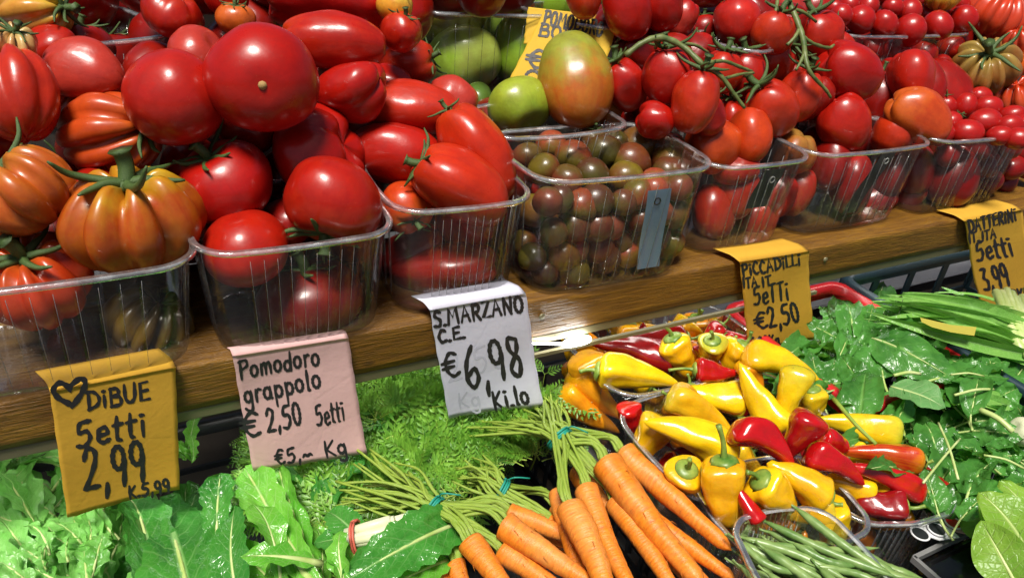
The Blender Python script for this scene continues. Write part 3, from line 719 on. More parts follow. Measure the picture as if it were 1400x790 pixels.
# the lamp tucked under the shelf; its lit end is widened to draw its bloom
lp = slab('led_strip_light', (.21, -.004, -.0655), (.62, .0, -.0612), STRIP, None, 'thin lit lamp strip under the wooden shelf beside the yellow pepper punnet', 'lamp')
b = MB(); b.box((.45, .045, -.0475), (2.3, .012, .004)); link('light_bar', b.mesh('light_bar', LEDB, False), lp)
PA, PB = atY(772, 470, -.003), atY(806, 463, -.003)
mbx = MB(); mbx.tube(smooth_line([PA, (PA + PB) / 2, PB], 4), [.003, .0042, .0047, .0047, .0047, .0047, .0046, .0042, .003], 10); link('lit_end_bloom', mbx.mesh('lit_end_bloom', LED), lp)
PA2 = atY(722, 469, -.003); mbx = MB(); mbx.tube([PA2, (PA2 + PA) / 2, PA], [.0009, .0012, .0016], 8); link('lit_edge', mbx.mesh('lit_edge', LED), lp)
slab('white_partition', (-.9, 1.0, -1), (2.6, 1.02, .0), WALLM, None, 'plain white board standing behind the crates under the shelf', 'partition')
slab('white_ledge', (.58, .17, -.24), (1.5, .6, -.235), WALLM, None, 'pale ledge seen between the teal crate and the shelf', 'ledge')

# ------------------------------------------------------------------ crates
def crate(name_label, lo, hi, m, rot=0, cell=.035, panels='slots', group='plastic crates on the lower counter', liner=None, wallh=None):
    """open plastic crate; lo, hi: its box before turning about its centre"""
    lo = np.array(lo, float); hi = np.array(hi, float); c = (lo + hi) / 2; d = hi - lo; H = d[2]
    root = link('crate', None, None, name_label, 'crate', group, None, Matrix.Translation([c[0], c[1], lo[2]]) @ Matrix.Rotation(math.radians(rot), 4, 'Z'))
    b = MB(); b.box((0, 0, .003), (d[0] - .01, d[1] - .01, .005)); link('base', b.mesh('base', liner or m, False), root)
    for (ln, ax, sg) in ((d[0], 0, -1), (d[0], 0, 1), (d[1], 1, -1), (d[1], 1, 1)):
        b = MB(); pos = sg * (d[1] if ax == 0 else d[0]) / 2
        def bx(u0, u1, z0, z1, th=.003):
            cc = [(u0 + u1) / 2, pos, (z0 + z1) / 2]; dd = [u1 - u0, th, z1 - z0]
            if ax: cc = [cc[1], cc[0], cc[2]]; dd = [dd[1], dd[0], dd[2]]
            b.box(cc, dd)
        n = max(2, round(ln / cell)); zt = H - .012
        zm = H * .42 if panels == 'windows' else H * .1
        bx(-ln / 2, ln / 2, zt - (.008 if panels == 'windows' or m == REDP else 0), H - .003, .004); bx(-ln / 2, ln / 2, zm - .006, zm, .0034); bx(-ln / 2, ln / 2, 0, .008, .0036)
        for i in range(n + 1):
            u = -ln / 2 + ln * i / n; wdt = .013 if panels == 'windows' else .004; bx(u - wdt / 2 if i else u, u + wdt / 2 if i < n else u + .0001, zm, zt)
        n2 = n * 4
        for i in range(n2): u = -ln / 2 + ln * (i + .5) / n2; bx(u - ln / n2 * .22, u + ln / n2 * .22, .008, zm - .006, .0028)
        if panels == 'windows': bx(-ln / 2, ln / 2, zm * .5 - .002, zm * .5 + .002, .0031)
        if panels == 'slots' and H > .08: bx(-ln / 2, ln / 2, H * .5, H * .5 + .006, .0032)
        link('wall_panel', b.mesh('wall_panel', m, False), root)
    b = MB(); w_, h_ = d[0] / 2, d[1] / 2; rr = .02; pts = []
    for (sx, sy, a0) in ((1, 1, 0), (-1, 1, 90), (-1, -1, 180), (1, -1, 270)):
        for i in range(6): a = math.radians(a0 + 18 * i); pts.append(((w_ - rr) * sx + rr * math.cos(a), (h_ - rr) * sy + rr * math.sin(a), H))
    pts.append(pts[0]); V = []; F = []
    for j, p in enumerate(pts[:-1]):
        q = np.array(p[:2]); nrm = unit(q * [1 / w_, 1 / h_]) * 1.0
        e = unit(np.array([q[0] / w_ ** 1, q[1] / h_ ** 1]))
        for (o_, z_) in ((-.004, -.012), (-.005, .001), (.006, .002), (.009, -.001), (.0085, -.008)): V.append((q[0] + e[0] * o_, q[1] + e[1] * o_, H + z_))
    k = len(pts) - 1
    for j in range(k):
        for i in range(4): F.append((j * 5 + i, ((j + 1) % k) * 5 + i, ((j + 1) % k) * 5 + i + 1, j * 5 + i + 1))
    b.add(V, F); link('rim', b.mesh('rim', m), root); return root
CR = 'plastic crates on the lower counter'
crate('black crate with a grey liner holding the leafy greens, behind the pink price tag', (-.62, -.42, -.283), (-.01, .13, -.165), BLACKP, 0, .09, 'slots', CR, GREYF)
crate('black slotted crate holding the bunches of carrots', (.0, -.42, -.283), (.278, .12, -.16), BLACKP, 0, .022, 'slots', CR, BLACKP)
crate('black crate under the pepper and bean punnets', (.3, -.42, -.283), (.615, .12, -.185), BLACKP, 0, .03, 'slots', CR, BLACKP)
crate('bright red crate behind the peppers and spinach', (.545, -.15, -.25), (.745, .058, -.106), REDP, 0, .1, 'slots', CR, BLACKP)
crate('dark teal crate with windowed walls holding the spring onions', (.755, -.36, -.22), (1.07, .062, -.1), TEAL, 0, .075, 'windows', CR, BLACKP)
crate('black crate at the right under the loose spinach', (.63, -.46, -.283), (.95, -.11, -.2), BLACKP, 0, .03, 'slots', CR, BLACKP)

# ------------------------------------------------------------------ punnets on the shelf
def zfl(px, py, y): return atY(px, py, y)
PR = 'clear punnets along the front of the shelf'
P1, i1 = punnet((-.243, -.006), (-.066, -.008), .115, .002, .092, 'clear punnet of ribbed tomatoes at the left end of the shelf', PR)
P2, i2 = punnet((-.061, -.008), (.083, -.008), .115, .002, .096, 'clear punnet with round red tomatoes above the pink price tag', PR)
P3, i3 = punnet((.09, .004), (.212, .0), .115, .002, .105, 'clear punnet of long red tomatoes above the white price tag', PR)
P4, i4 = punnet((.216, -.005), (.405, -.01), .125, .002, .121, 'clear punnet filled with small dark cherry tomatoes', PR)
P5, i5 = punnet((.43, .016), (.566, .014), .12, .002, .106, 'clear punnet of orange red plum tomatoes right of the dark cherry tomatoes', PR, nrib=7)
P6, i6 = punnet((.577, .02), (.775, .018), .12, .002, .105, 'clear punnet of plum tomatoes with a black card in its middle', PR)
P7, i7 = punnet((.79, .02), (.985, .018), .12, .002, .104, 'clear punnet of small oval tomatoes at the right end', PR)
card(P4, i4, .018, .045, .1, .012, CARDB, INK, .12); card(P5, i5, .0, .03, .095, .05, CARDK, RINGW, -.2); card(P6, i6, .01, .034, .098, .02, CARDK, RINGW, -.35)
PB_ = 'clear punnets in the row behind'
def punnet_behind(p, q, dt, dep, H, label, **kw):
    A = atT(*p, heap(*p) + dt); B = atZ(*q, A[2]); return punnet(A, B, dep, A[2] - H, A[2], label, PB_, **kw)
punnet_behind((573, 17), (815, 22), .085, .14, .1, 'clear punnet of green tomatoes behind the paper sign')
punnet_behind((822, 40), (957, 20), .03, .13, .1, 'clear punnet of red tomatoes right of the paper sign')
punnet_behind((1163, 50), (1332, 46), .02, .13, .09, 'clear punnet heaped with cherry tomatoes at the upper right')
punnet_behind((30, 68), (243, 48), .03, .14, .1, 'clear punnet holding a large red tomato at the upper left')
punnet_behind((942, 50), (1040, 72), .05, .13, .1, 'clear punnet of plum tomatoes behind the two vines')
punnet_behind((688, 190), (862, 172), -.005, .09, .05, 'low clear punnet under the large orange green tomato', curve=.05)

# ------------------------------------------------------------------ tomatoes, nearest first (x, y, width in photo pixels)
G_ = None
T = tomato
# left heap, front rank
T(205, 440, 120, 'rib', 60, 10, (.13, .075, .01), (.1, .08, .012), 'dull brown green tomato low in the leftmost punnet behind the plastic', Y=.06)
T(182, 300, 178, 'rib', 86, 28, (.38, .04, .004), (.46, .3, .015), 'big ribbed orange tomato with yellow shoulders above the DiBUE tag', cal='b', t=.56, dt=0, h=.82)
T(50, 385, 150, 'rib', 92, 42, (.4, .025, .005), (.45, .08, .01), 'ribbed orange red tomato in the leftmost punnet, green star on top', cal='b', t=.555)
T(455, 277, 140, 'round', -105, 12, RED, (.44, .03, .006), 'round red tomato resting on the rim above the pink tag', cal='b', t=.612)
T(336, 340, 120, 'round', -80, -30, RED, (.44, .03, .006), 'round red tomato half inside the punnet above the pink tag, left one', t=.60)
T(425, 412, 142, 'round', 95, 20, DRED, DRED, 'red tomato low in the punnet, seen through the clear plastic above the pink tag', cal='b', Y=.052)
T(632, 256, 100, 'long', 148, 18, (.46, .02, .004), ORED, 'long red tomato lying across the punnet with its dry stem to the left', cal='b', t=.665, h=1.4)
T(655, 212, 90, 'long', 122, 12, (.46, .02, .004), ORED, 'long red tomato standing behind the one with the dry stem, stalk up left', cal=1, t=.70, h=1.62)
T(556, 282, 72, 'plum', -60, 30, ORED, OR, 'small orange red tomato with green star beside the long ones', cal='b', t=.685, h=.95)
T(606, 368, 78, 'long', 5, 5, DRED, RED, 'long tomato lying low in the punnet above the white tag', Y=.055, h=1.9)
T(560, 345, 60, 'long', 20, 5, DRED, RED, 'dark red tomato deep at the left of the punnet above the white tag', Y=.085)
T(308, 250, 130, 'round', 112, 40, (.38, .008, .006), RED, 'shiny red tomato with a long dry stalk behind the ribbed orange one', cal='b', dt=-.02)
T(437, 212, 146, 'oblate', 20, 15, RED, RED, 'broad red tomato with faint folds behind the front two', dt=0)
T(545, 212, 88, 'long', 172, 8, (.42, .012, .005), RED, 'smooth long red tomato lying level behind the small starred one', h=1.5)
# second rank
o = T(360, 107, 148, 'round', 125, -62, RED, RED, 'largest round red tomato on top of the heap with a corky scar', dt=-.055, h=.95); scar(o, .9)
T(240, 135, 134, 'round', 60, -30, (.38, .012, .006), RED, 'large plain red tomato left of the one with the scar', dt=-.03, h=.98)
T(32, 262, 140, 'rib', 128, 30, (.42, .07, .008), (.44, .2, .02), 'dull orange ribbed tomato at the left edge with a green stalk', cal='b')
T(148, 186, 118, 'rib2', 8, 14, (.46, .05, .008), OR, 'orange red ribbed tomato lying on its side, dry star facing right', cal='b', h=1.15)
T(22, 132, 120, 'rib2', 108, -8, (.42, .018, .006), ORED, 'tall deeply ribbed red tomato cut by the left picture edge', h=1.1)
T(478, 122, 84, 'wedge', 12, 12, RED, RED, 'wedge shaped red tomato right of the largest one', h=1.2)
T(566, 150, 74, 'long', 176, 4, (.44, .02, .008), ORED, 'long pinkish red tomato above the level one, thin green stalk', h=1.85)
T(532, 118, 54, 'plum', 170, -5, RED, RED, 'small red tomato with a pointed tip between the longer ones', h=1.2)
T(115, 100, 82, 'wedge', 175, 5, PINKR, PINKR, 'wrinkled pinkish red tomato at the upper left', h=1.35)
T(458, 56, 76, 'long', 178, 8, RED, ORED, 'long glossy red tomato lying across the top of the heap', h=1.85)
T(555, 88, 70, 'plum', 12, 5, (.38, .018, .006), ORED, 'red tomato with curled green sepals beside the green punnet', cal='b', h=1.15)
T(272, 78, 86, 'round', 30, 20, PINKR, PINKR, 'dented pink red tomato tucked behind the scarred one')
T(95, 150, 60, 'rib2', 60, 10, OR, OR, 'small orange tomato showing between the ribbed ones')
T(18, 60, 66, 'rib', 60, 35, (.6, .25, .08), (.5, .4, .15), 'pale orange lobed tomato with a curled dry star, upper left edge', cal='b')
T(70, 66, 56, 'plum', 200, 0, RED, ORED, 'small red tomato below the yellowish one at upper left')
T(48, 18, 82, 'rib2', 5, 12, (.58, .22, .03), YG, 'yellow and red tomato at the top left corner, dry star right', cal='b', h=1.2)
T(135, 12, 118, 'round', 90, -20, DRED, DRED, 'dark red tomato in the upper left punnet', t=.84)
T(235, 20, 84, 'oblate', 60, 20, RED, ORED, 'shiny red tomato beside the dark one in the upper left punnet', dt=.02)
T(548, 45, 58, 'plum', 70, 25, RED, ORED, 'small red tomato with a green star at the top of the heap', cal='b', h=.9)
T(540, 8, 48, 'cherry', 60, 30, (.7, .28, .02), (.6, .4, .05), 'small orange yellow tomato at the top by the green ones', cal='b')
T(450, 0, 96, 'long', 178, 8, (.47, .008, .008), RED, 'wide red tomato cut by the top picture edge', h=1.7)
T(322, 26, 52, 'round', 80, 30, OR, OR, 'small orange tomato behind a bare stalk at the top', cal='b')
T(310, -4, 60, 'round', 100, 20, RED, RED, 'red tomato at the top edge above the scarred one', cal='b')
T(200, -22, 90, 'round', 100, 20, DRED, RED, 'dark red tomato cut by the top edge, upper left')
T(620, 135, 54, 'plum', 165, 0, PINKR, PINKR, 'pale red tomato end showing behind the thin green stalk')
T(508, 170, 60, 'plum', 10, 0, DRED, DRED, 'dark red tomato in the gap left of the long ones')
T(385, 240, 70, 'round', 10, 0, DRED, DRED, 'dark red tomato in the gap behind the front two')
# green ones
T(710, 146, 88, 'round', -60, 25, (.3, .36, .03), (.2, .3, .02), 'round yellow green tomato left of the big orange green one', t=.80, h=.88)
T(787, 109, 102, 'egg', 97, -8, (.46, .1, .012), (.26, .28, .03), 'large egg shaped orange and green tomato leaning on the paper sign', t=.80, h=1.36)
T(826, 142, 52, 'egg', 90, 0, (.6, .22, .03), (.6, .22, .03), 'orange tomato just behind the large orange green one', t=.86)
T(636, 82, 96, 'egg', 10, 10, (.3, .5, .03), (.4, .5, .08), 'green tomato seen through the clear punnet, left of the sign', t=.955, h=1.1)
T(712, 68, 84, 'egg', 90, 10, (.3, .48, .03), (.2, .4, .03), 'green tomato in the clear punnet just behind the sign', t=.98)
T(655, 140, 52, 'round', 10, 0, (.08, .16, .02), (.08, .14, .02), 'dark green tomato in the gap under the green punnet', t=.88)
T(610, 8, 96, 'egg', 5, 5, (.3, .3, .03), (.36, .3, .03), 'olive yellow tomato heaped over the rim of the green punnet', t=.98, h=1.35)
T(738, 0, 74, 'egg', 170, 5, (.2, .34, .02), GRN, 'bright green tomato heaped at the top over the sign', t=.98, h=1.3)
T(672, 28, 60, 'round', 170, 5, (.2, .3, .03), GRN, 'green tomato between the olive and the bright green one', t=1.03)
T(770, 60, 60, 'round', 170, 5, GRN, GRN, 'green tomato deep behind the sign', t=1.03)
T(690, 40, 50, 'round', 170, 5, (.45, .08, .04), GRN, 'reddish tomato among the green ones behind the sign', t=1.04)
# plum tomatoes at the right that are not on a vine
T(974, 202, 72, 'plum', 110, 20, (.5, .06, .008), ORED, 'orange red plum tomato at the left of its punnet, dry tip up', cal=None, t=.85, h=1.0)
T(1026, 187, 56, 'long', 88, 0, (.5, .045, .006), ORED, 'upright orange plum tomato in the middle of the punnet over Piccadilli tag', t=.85, h=1.35)
T(1082, 210, 62, 'plum', 70, 30, (.34, .07, .01), (.3, .16, .03), 'brownish orange tomato at the right of its punnet', t=.90, h=.95)
T(1257, 160, 66, 'long', 148, 6, (.48, .045, .008), OR, 'long orange red tomato leaning at the right of the plum punnet', t=.955, h=1.4)
T(1155, 168, 72, 'plum', 120, 20, (.42, .015, .004), RED, 'glossy plum tomato at the front of the punnet with the black card', t=.93, h=1.12)
T(1162, 99, 78, 'plum', 150, 15, (.33, .006, .003), RED, 'largest dark glossy plum tomato above the punnet with the black card', dt=-.02, h=1.15)
T(1221, 183, 56, 'plum', 60, 10, (.44, .025, .005), ORED, 'small rounded plum tomato between two larger ones', t=.97, h=1.05)
T(1247, 106, 60, 'plum', 95, 5, (.42, .014, .005), RED, 'egg shaped red tomato below the heaped cherry punnet', h=1.2)
T(1196, 140, 62, 'plum', 80, 5, DRED, RED, 'dark plum tomato half hidden behind the glossy ones', cal=1)
T(897, 164, 50, 'plum', 160, 5, RED, RED, 'small red tomato lying between the vine and dark cherry punnet', h=1.05)
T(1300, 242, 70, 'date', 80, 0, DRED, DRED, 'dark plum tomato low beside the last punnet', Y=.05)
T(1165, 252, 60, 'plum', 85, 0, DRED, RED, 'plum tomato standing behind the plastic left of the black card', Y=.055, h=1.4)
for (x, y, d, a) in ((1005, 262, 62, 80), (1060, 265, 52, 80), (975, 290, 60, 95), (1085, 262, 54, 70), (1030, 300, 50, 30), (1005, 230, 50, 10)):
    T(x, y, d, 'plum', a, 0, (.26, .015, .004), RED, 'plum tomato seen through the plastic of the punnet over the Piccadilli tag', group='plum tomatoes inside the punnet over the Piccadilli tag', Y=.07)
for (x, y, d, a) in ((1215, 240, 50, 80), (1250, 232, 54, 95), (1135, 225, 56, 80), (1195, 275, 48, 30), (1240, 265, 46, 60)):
    T(x, y, d, 'plum', a, 0, DRED, RED, 'plum tomato seen through the plastic beside the black card', group='plum tomatoes inside the punnet with the black card', Y=.075)  # darker red than the fruit on top: shade inside the punnet is coloured in
# ribbed ones at the upper right
T(1347, 92, 88, 'rib', 115, 55, (.34, .13, .025), (.32, .22, .05), 'brownish green ribbed tomato at the right with a dark star', cal='b', dt=.03)
T(1358, 20, 84, 'rib', 70, 30, (.55, .05, .015), ORED, 'large ribbed red tomato at the top right corner', dt=.02)
T(1288, -8, 54, 'rib', 90, 40, (.7, .35, .03), (.6, .45, .05), 'yellow orange tomato at the top edge, right', cal='b')
T(1388, 132, 66, 'rib', 110, 30, (.55, .07, .02), ORED, 'ribbed red tomato at the right edge behind the oval ones')
T(1392, 58, 40, 'rib2', 110, 30, (.5, .07, .03), ORED, 'small ribbed red tomato at the right edge, upper')
T(1400, 86, 44, 'rib', 110, 30, OR, OR, 'small orange ribbed tomato cut by the right edge')
# loose ones at the top middle
T(858, 12, 68, 'plum', 110, 20, RED, RED, 'red tomato with a curly green star above the clear punnet rim', cal='b')
T(905, 5, 60, 'plum', 100, 20, RED, RED, 'red tomato at the top edge above the middle punnet')
T(930, 28, 44, 'plum', 60, 20, PINKR, RED, 'pinkish tomato end behind the plastic at the top middle', dt=.05)
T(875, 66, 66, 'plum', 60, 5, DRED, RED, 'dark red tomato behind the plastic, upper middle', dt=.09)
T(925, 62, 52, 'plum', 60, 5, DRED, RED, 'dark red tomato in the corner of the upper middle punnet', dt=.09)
T(1006, 30, 62, 'plum', 95, 10, (.5, .02, .012), RED, 'red plum tomato with a green star in the back punnet', cal='b', h=1.0, dt=.03)
T(962, 40, 40, 'cherry', 95, 10, DRED, RED, 'small dark tomato left of the starred one in the back punnet', cal='b', dt=.05)
T(1076, 20, 50, 'plum', 95, 10, PINKR, RED, 'pink red tomato behind the second vine', dt=.07)
T(800, -6, 50, 'plum', 95, 10, ORED, RED, 'red tomato with dark sepals at the top edge by the sign', cal='b')

# ------------------------------------------------------------------ tomatoes on the vine
def vine(rootlabel, toms, stems, dt0=0):
    x0, y0 = stems[0][0][:2]; c = atT(x0, y0, heap(x0, y0) - .03); root = empty('tomato_vine', c, rootlabel, 'tomatoes on the vine', 'vines of plum tomatoes')
    for (x, y, d, kind, ang, tilt, hh, dt) in toms:
        o = T(x, y, d, kind, ang, tilt, R.choice([(.42, .018, .005), (.36, .01, .004), (.46, .03, .006)]), RED, None, cal='b', dt=dt + dt0, h=hh, parent=root)
    for st in stems:
        pts = [atT(x, y, heap(x, y) + q + dt0) for (x, y, q, r_) in st]; sp = smooth_line(pts, 5); n = len(sp)
        rr = np.interp(np.linspace(0, 1, n), np.linspace(0, 1, len(st)), [s[3] * .00115 for s in st])
        b = MB(); b.tube(sp, [r_ * (1 + .12 * math.sin(i * 2.1)) for i, r_ in enumerate(rr)], 8); link('stem', b.mesh('stem', VINE), root)
    return root
vine('vine of red plum tomatoes with its green stem arching from the left', [
    (855, 118, 60, 'plum', 118, 25, 1.2, -.01), (912, 106, 66, 'plum', 95, 20, 1.12, -.02), (950, 141, 66, 'plum', 78, 16, 1.3, -.045), (1056, 150, 70, 'plum', 130, 25, 1.12, -.03),
    (985, 100, 56, 'plum', 80, 20, 1.0, .02), (1020, 105, 58, 'plum', 100, 20, 1.1, .0), (968, 160, 48, 'plum', 95, 20, 1.1, .0), (1000, 165, 50, 'plum', 95, 20, 1.1, .02)],
    [[(855, 76, -.04, 2.6), (880, 58, -.06, 2.4), (905, 52, -.07, 3.2), (935, 65, -.075, 2.6), (960, 88, -.08, 2.8), (985, 104, -.08, 2.2), (1003, 128, -.07, 1.8), (1018, 148, -.06, 1.6)],
     [(925, 60, -.07, 1.8), (950, 62, -.06, 1.5), (968, 72, -.05, 1.2)], [(968, 86, -.075, 2), (990, 84, -.07, 1.6), (1012, 92, -.06, 1.6), (1028, 98, -.05, 1.4)],
     [(990, 108, -.075, 1.6), (1012, 102, -.07, 1.4), (1030, 100, -.06, 1.3)], [(905, 52, -.07, 2), (900, 58, -.05, 2.2), (896, 66, -.03, 1.5)]])
vine('vine of red plum tomatoes with a forked stem hanging from the top edge', [
    (1056, 46, 58, 'plum', 70, 20, .95, -.02), (1120, 50, 62, 'plum', 110, 20, 1.0, -.01), (1054, 86, 58, 'plum', 40, 20, 1.05, -.02), (1093, 132, 54, 'plum', 75, 20, 1.3, -.03), (1078, 110, 50, 'plum', 60, 20, 1.1, .02), (1140, 70, 52, 'plum', 130, 20, 1.0, .03), (1100, 85, 50, 'plum', 90, 10, 1.1, .04)],
    [[(1074, -14, -.05, 3.2), (1080, 6, -.06, 3), (1090, 30, -.06, 3), (1098, 55, -.06, 2.8), (1101, 78, -.06, 2.4), (1108, 100, -.055, 2), (1128, 122, -.04, 1.7), (1136, 134, -.03, 1.3)],
     [(1083, 12, -.06, 2), (1100, 18, -.06, 1.8), (1116, 30, -.05, 1.4)], [(1093, 40, -.06, 2), (1086, 52, -.055, 1.8), (1076, 62, -.045, 1.6)],
     [(1097, 50, -.06, 2), (1112, 60, -.055, 1.8), (1132, 66, -.045, 1.8), (1140, 62, -.04, 1.4)], [(1064, -10, -.05, 2), (1062, 8, -.05, 1.8), (1058, 24, -.045, 1.4)],
     [(1100, 72, -.06, 1.8), (1094, 86, -.055, 1.6), (1088, 96, -.05, 1.3)]])

# ------------------------------------------------------------------ small tomatoes
DK = [((.17, .035, .018), (.1, .06, .012)), ((.12, .03, .015), (.1, .07, .012)), ((.15, .03, .012), (.12, .09, .01)), ((.22, .035, .014), (.12, .09, .012)), ((.14, .05, .01), (.16, .12, .012)), ((.3, .05, .025), (.18, .1, .015)), ((.08, .022, .01), (.07, .06, .01))]
gd = 'dark cherry tomatoes on top of their punnet'
for k, (x, y, d) in enumerate([(722, 214, 36), (754, 199, 38), (783, 217, 46), (810, 191, 36), (825, 209, 45), (871, 199, 46), (862, 222, 48), (886, 186, 36), (917, 207, 42), (915, 222, 44), (913, 238, 42), (809, 240, 44), (855, 243, 44), (744, 232, 40), (775, 246, 40), (895, 252, 40), (828, 184, 30), (937, 222, 36), (842, 196, 32)]):
    b_, s_ = DK[(k * 5) % 7]; T(x, y, d * 1.13, 'cherry', R.uniform(0, 360), R.uniform(0, 60), b_, s_, 'small dark red green cherry tomato lying loose on top of its punnet', cal=1 if k in (3, 9) else None, group=gd, t=.765 + .002 * k * 0 + (230 - y) * .0012 + (x - 820) * .0004)
gd = 'dark cherry tomatoes behind the plastic of their punnet'
for row, (z, n) in enumerate(((.083, 8), (.058, 7), (.034, 7), (.016, 6))):
    for lay in (0, 1):
        for j in range(n):
            if lay and row in (0, 3): continue
            xx = .232 + (.157) * (j + .5 * (row % 2)) / (n - .5) + R.uniform(-.006, .006); yy = .02 + lay * .03 + R.uniform(0, .009)
            c = np.array([xx + .005, yy, z + R.uniform(-.006, .006)]); v = M.T @ (c - CAM); px, py = 700 - FPX * v[0] / v[2], 395 + FPX * v[1] / v[2]; t = -v[2]
            b_, s_ = R.choice(DK)
            T(px, py, R.uniform(.027, .035) * FPX / t, 'cherry', R.uniform(0, 360), R.uniform(-30, 60), b_, s_, 'small dark cherry tomato pressed against the plastic of its punnet', group=gd, t=t, fixed=True)
gd = 'cherry tomatoes heaped in the upper right punnet'
for k, (x, y, d) in enumerate([(1177, 27, 38), (1208, 34, 38), (1243, 42, 44), (1281, 36, 40), (1317, 27, 38), (1243, 16, 34), (1150, 22, 32), (1186, 10, 30), (1264, 20, 30), (1290, 16, 32), (1160, 8, 28), (1220, 10, 28), (1312, 6, 28), (1140, 12, 26), (1205, -6, 28), (1250, -4, 28), (1275, 0, 26), (1175, -8, 26), (1225, 26, 28)]):
    T(x, y, d, 'cherry', R.uniform(0, 360), R.uniform(0, 60), (.38, .008, .006), RED, 'small red cherry tomato heaped in the upper right punnet', group=gd, dt=.02)
gd = 'cherry tomatoes behind the plastic of the upper right punnet'
for k, (x, y, d) in enumerate([(1160, 60, 34), (1190, 66, 38), (1225, 72, 38), (1262, 74, 38), (1298, 66, 36), (1140, 44, 32), (1180, 88, 32), (1215, 96, 34), (1250, 98, 34), (1285, 92, 34)]):
    T(x, y, d, 'cherry', R.uniform(0, 360), R.uniform(0, 60), DRED, RED, 'dark red cherry tomato behind the plastic of the upper right punnet', group=gd, dt=.075)
gd = 'oval tomatoes in the last punnet'
for k, (x, y, d, a) in enumerate([(1292, 148, 28, 100), (1318, 146, 32, 80), (1350, 148, 32, 10), (1346, 167, 36, 10), (1322, 182, 36, 5), (1383, 158, 28, 10), (1380, 174, 32, 10), (1298, 168, 28, 40), (1400, 172, 30, 10), (1366, 186, 28, 0), (1288, 184, 28, 60), (1340, 132, 26, 0), (1392, 190, 30, 0)]):
    T(x, y, d, 'date', a, R.uniform(0, 30), (.38, .008, .006), RED, 'small oval red tomato on top of the last punnet', cal=1 if k in (0, 7) else None, group=gd, t=1.0 + (170 - y) * .0015)
gd = 'oval tomatoes behind the plastic of the last punnet'
for k in range(16):
    T(1296 + (k % 6) * 20 + 8 * (k // 6), 206 + 22 * (k // 6) + R.uniform(-4, 4), 32, 'date', R.uniform(0, 180), 0, DRED, RED, 'oval red tomato pressed against the plastic of the last punnet', group=gd, Y=.05 + .012 * (k % 2))  # shade behind the plastic is put into this darker red
# fruit deeper in the piles, filling the gaps
rf = random.Random(3); gd = 'red tomatoes deeper in the piles'; cand = []; NB = len(BALLS)
for tries in range(6500):
    x = rf.uniform(-40, 1440); y = rf.uniform(-50, 250 if x > 700 else 330)
    if x < 700: t = heap(x, y) + rf.uniform(.03, .15); d = rf.uniform(76, 108)
    else: t = heap(x, y) + rf.uniform(.03, .16); d = rf.uniform(46, 66)
    if 700 < x < 990 and y > 165 or (560 < x < 830 and -20 < y < 170): continue
    if y > 205 and x > 980: continue
    c = atT(x, y, t); r_ = d / 2 * t / FPX
    if c[1] < .05 or c[2] > .42: continue
    if any(np.dot(c - p, c - p) < (.84 * (r_ + q)) ** 2 for p, q in BALLS): continue
    BALLS.append((c, r_)); cand.append((x, y, d, t))
# keep only those that show between the others
gx, gy = np.meshgrid(np.arange(0, 1400, 5), np.arange(0, 400, 5)); zb = np.full(gx.shape, 1e9); own = np.full(gx.shape, -1)
for i, (p, q) in enumerate(BALLS):
    v = M.T @ (p - CAM); t = -v[2]; px, py = 700 + FPX * v[0] / t, 395 - FPX * v[1] / t; rp = q * FPX / t
    d2 = (gx - px) ** 2 + (gy - py) ** 2; m_ = (d2 < rp * rp * .95); zz = t - np.sqrt(np.maximum(0, rp * rp - d2)) * t / FPX; m_ &= zz < zb; zb[m_] = zz[m_]; own[m_] = i
BALLS[NB:] = []
for i, (x, y, d, t) in enumerate(cand):
    if (own == NB + i).sum() < 5: continue
    T(x, y, d, 'round' if x < 700 else 'plum', rf.uniform(0, 360), rf.uniform(-40, 60), rf.choice([DRED, (.22, .005, .002), (.26, .008, .003)]), rf.choice([DRED, RED]), 'red tomato half hidden deeper in the pile', group=gd, t=t, fixed=True, cal='b' if rf.random() < .3 else None)  # darkened reds put the shade between piled fruit into the colour
# single bare stalk poking up at the top left
b = MB(); b.tube(smooth_line([atT(314, -12, .73), atT(326, 10, .72), atT(345, 36, .71)], 5), [.0022, .002, .0019, .0018, .0018, .0018, .0018, .002, .0024, .0028, .003], 7)
link('bare_stalk', b.mesh('bare_stalk', VINE), None, 'bare brown green stalk pointing into the heap above the scarred tomato', 'stalk')

# ------------------------------------------------------------------ price tags
paper_tag([(68, 536), (240, 502), (245, 663), (92, 704)], [('♡', 74, 566, 126, 556, 40, 8), ('DiBUE', 120, 561, 205, 545, 24, 5), ('5etti', 105, 609, 200, 592, 32, 6), ('2,99', 116, 668, 200, 654, 54, 7), ('K.5,99', 177, 678, 232, 667, 16, 4)],
          PYEL, 'yellow price tag reading DiBUE 5etti 2,99 with a heart', flap=.022, curl=.004, group='price tags along the shelf')
paper_tag([(318, 486), (477, 462), (494, 603), (343, 634)], [('Pomodoro', 328, 518, 437, 497, 25, 4.2), ('grappolo', 335, 550, 438, 526, 25, 4.2), ('€', 330, 592, 355, 587, 28, 4.6), ('2,50', 364, 583, 410, 573, 27, 4.2), ('5etti', 430, 574, 468, 566, 24, 3.6), ('€5,~', 374, 624, 422, 612, 17, 3.4), ('Kg', 440, 611, 468, 604, 18, 3.6)],
          PPINK, 'pink price tag reading Pomodoro grappolo', flap=.006, curl=.012, group='price tags along the shelf', seed=3)
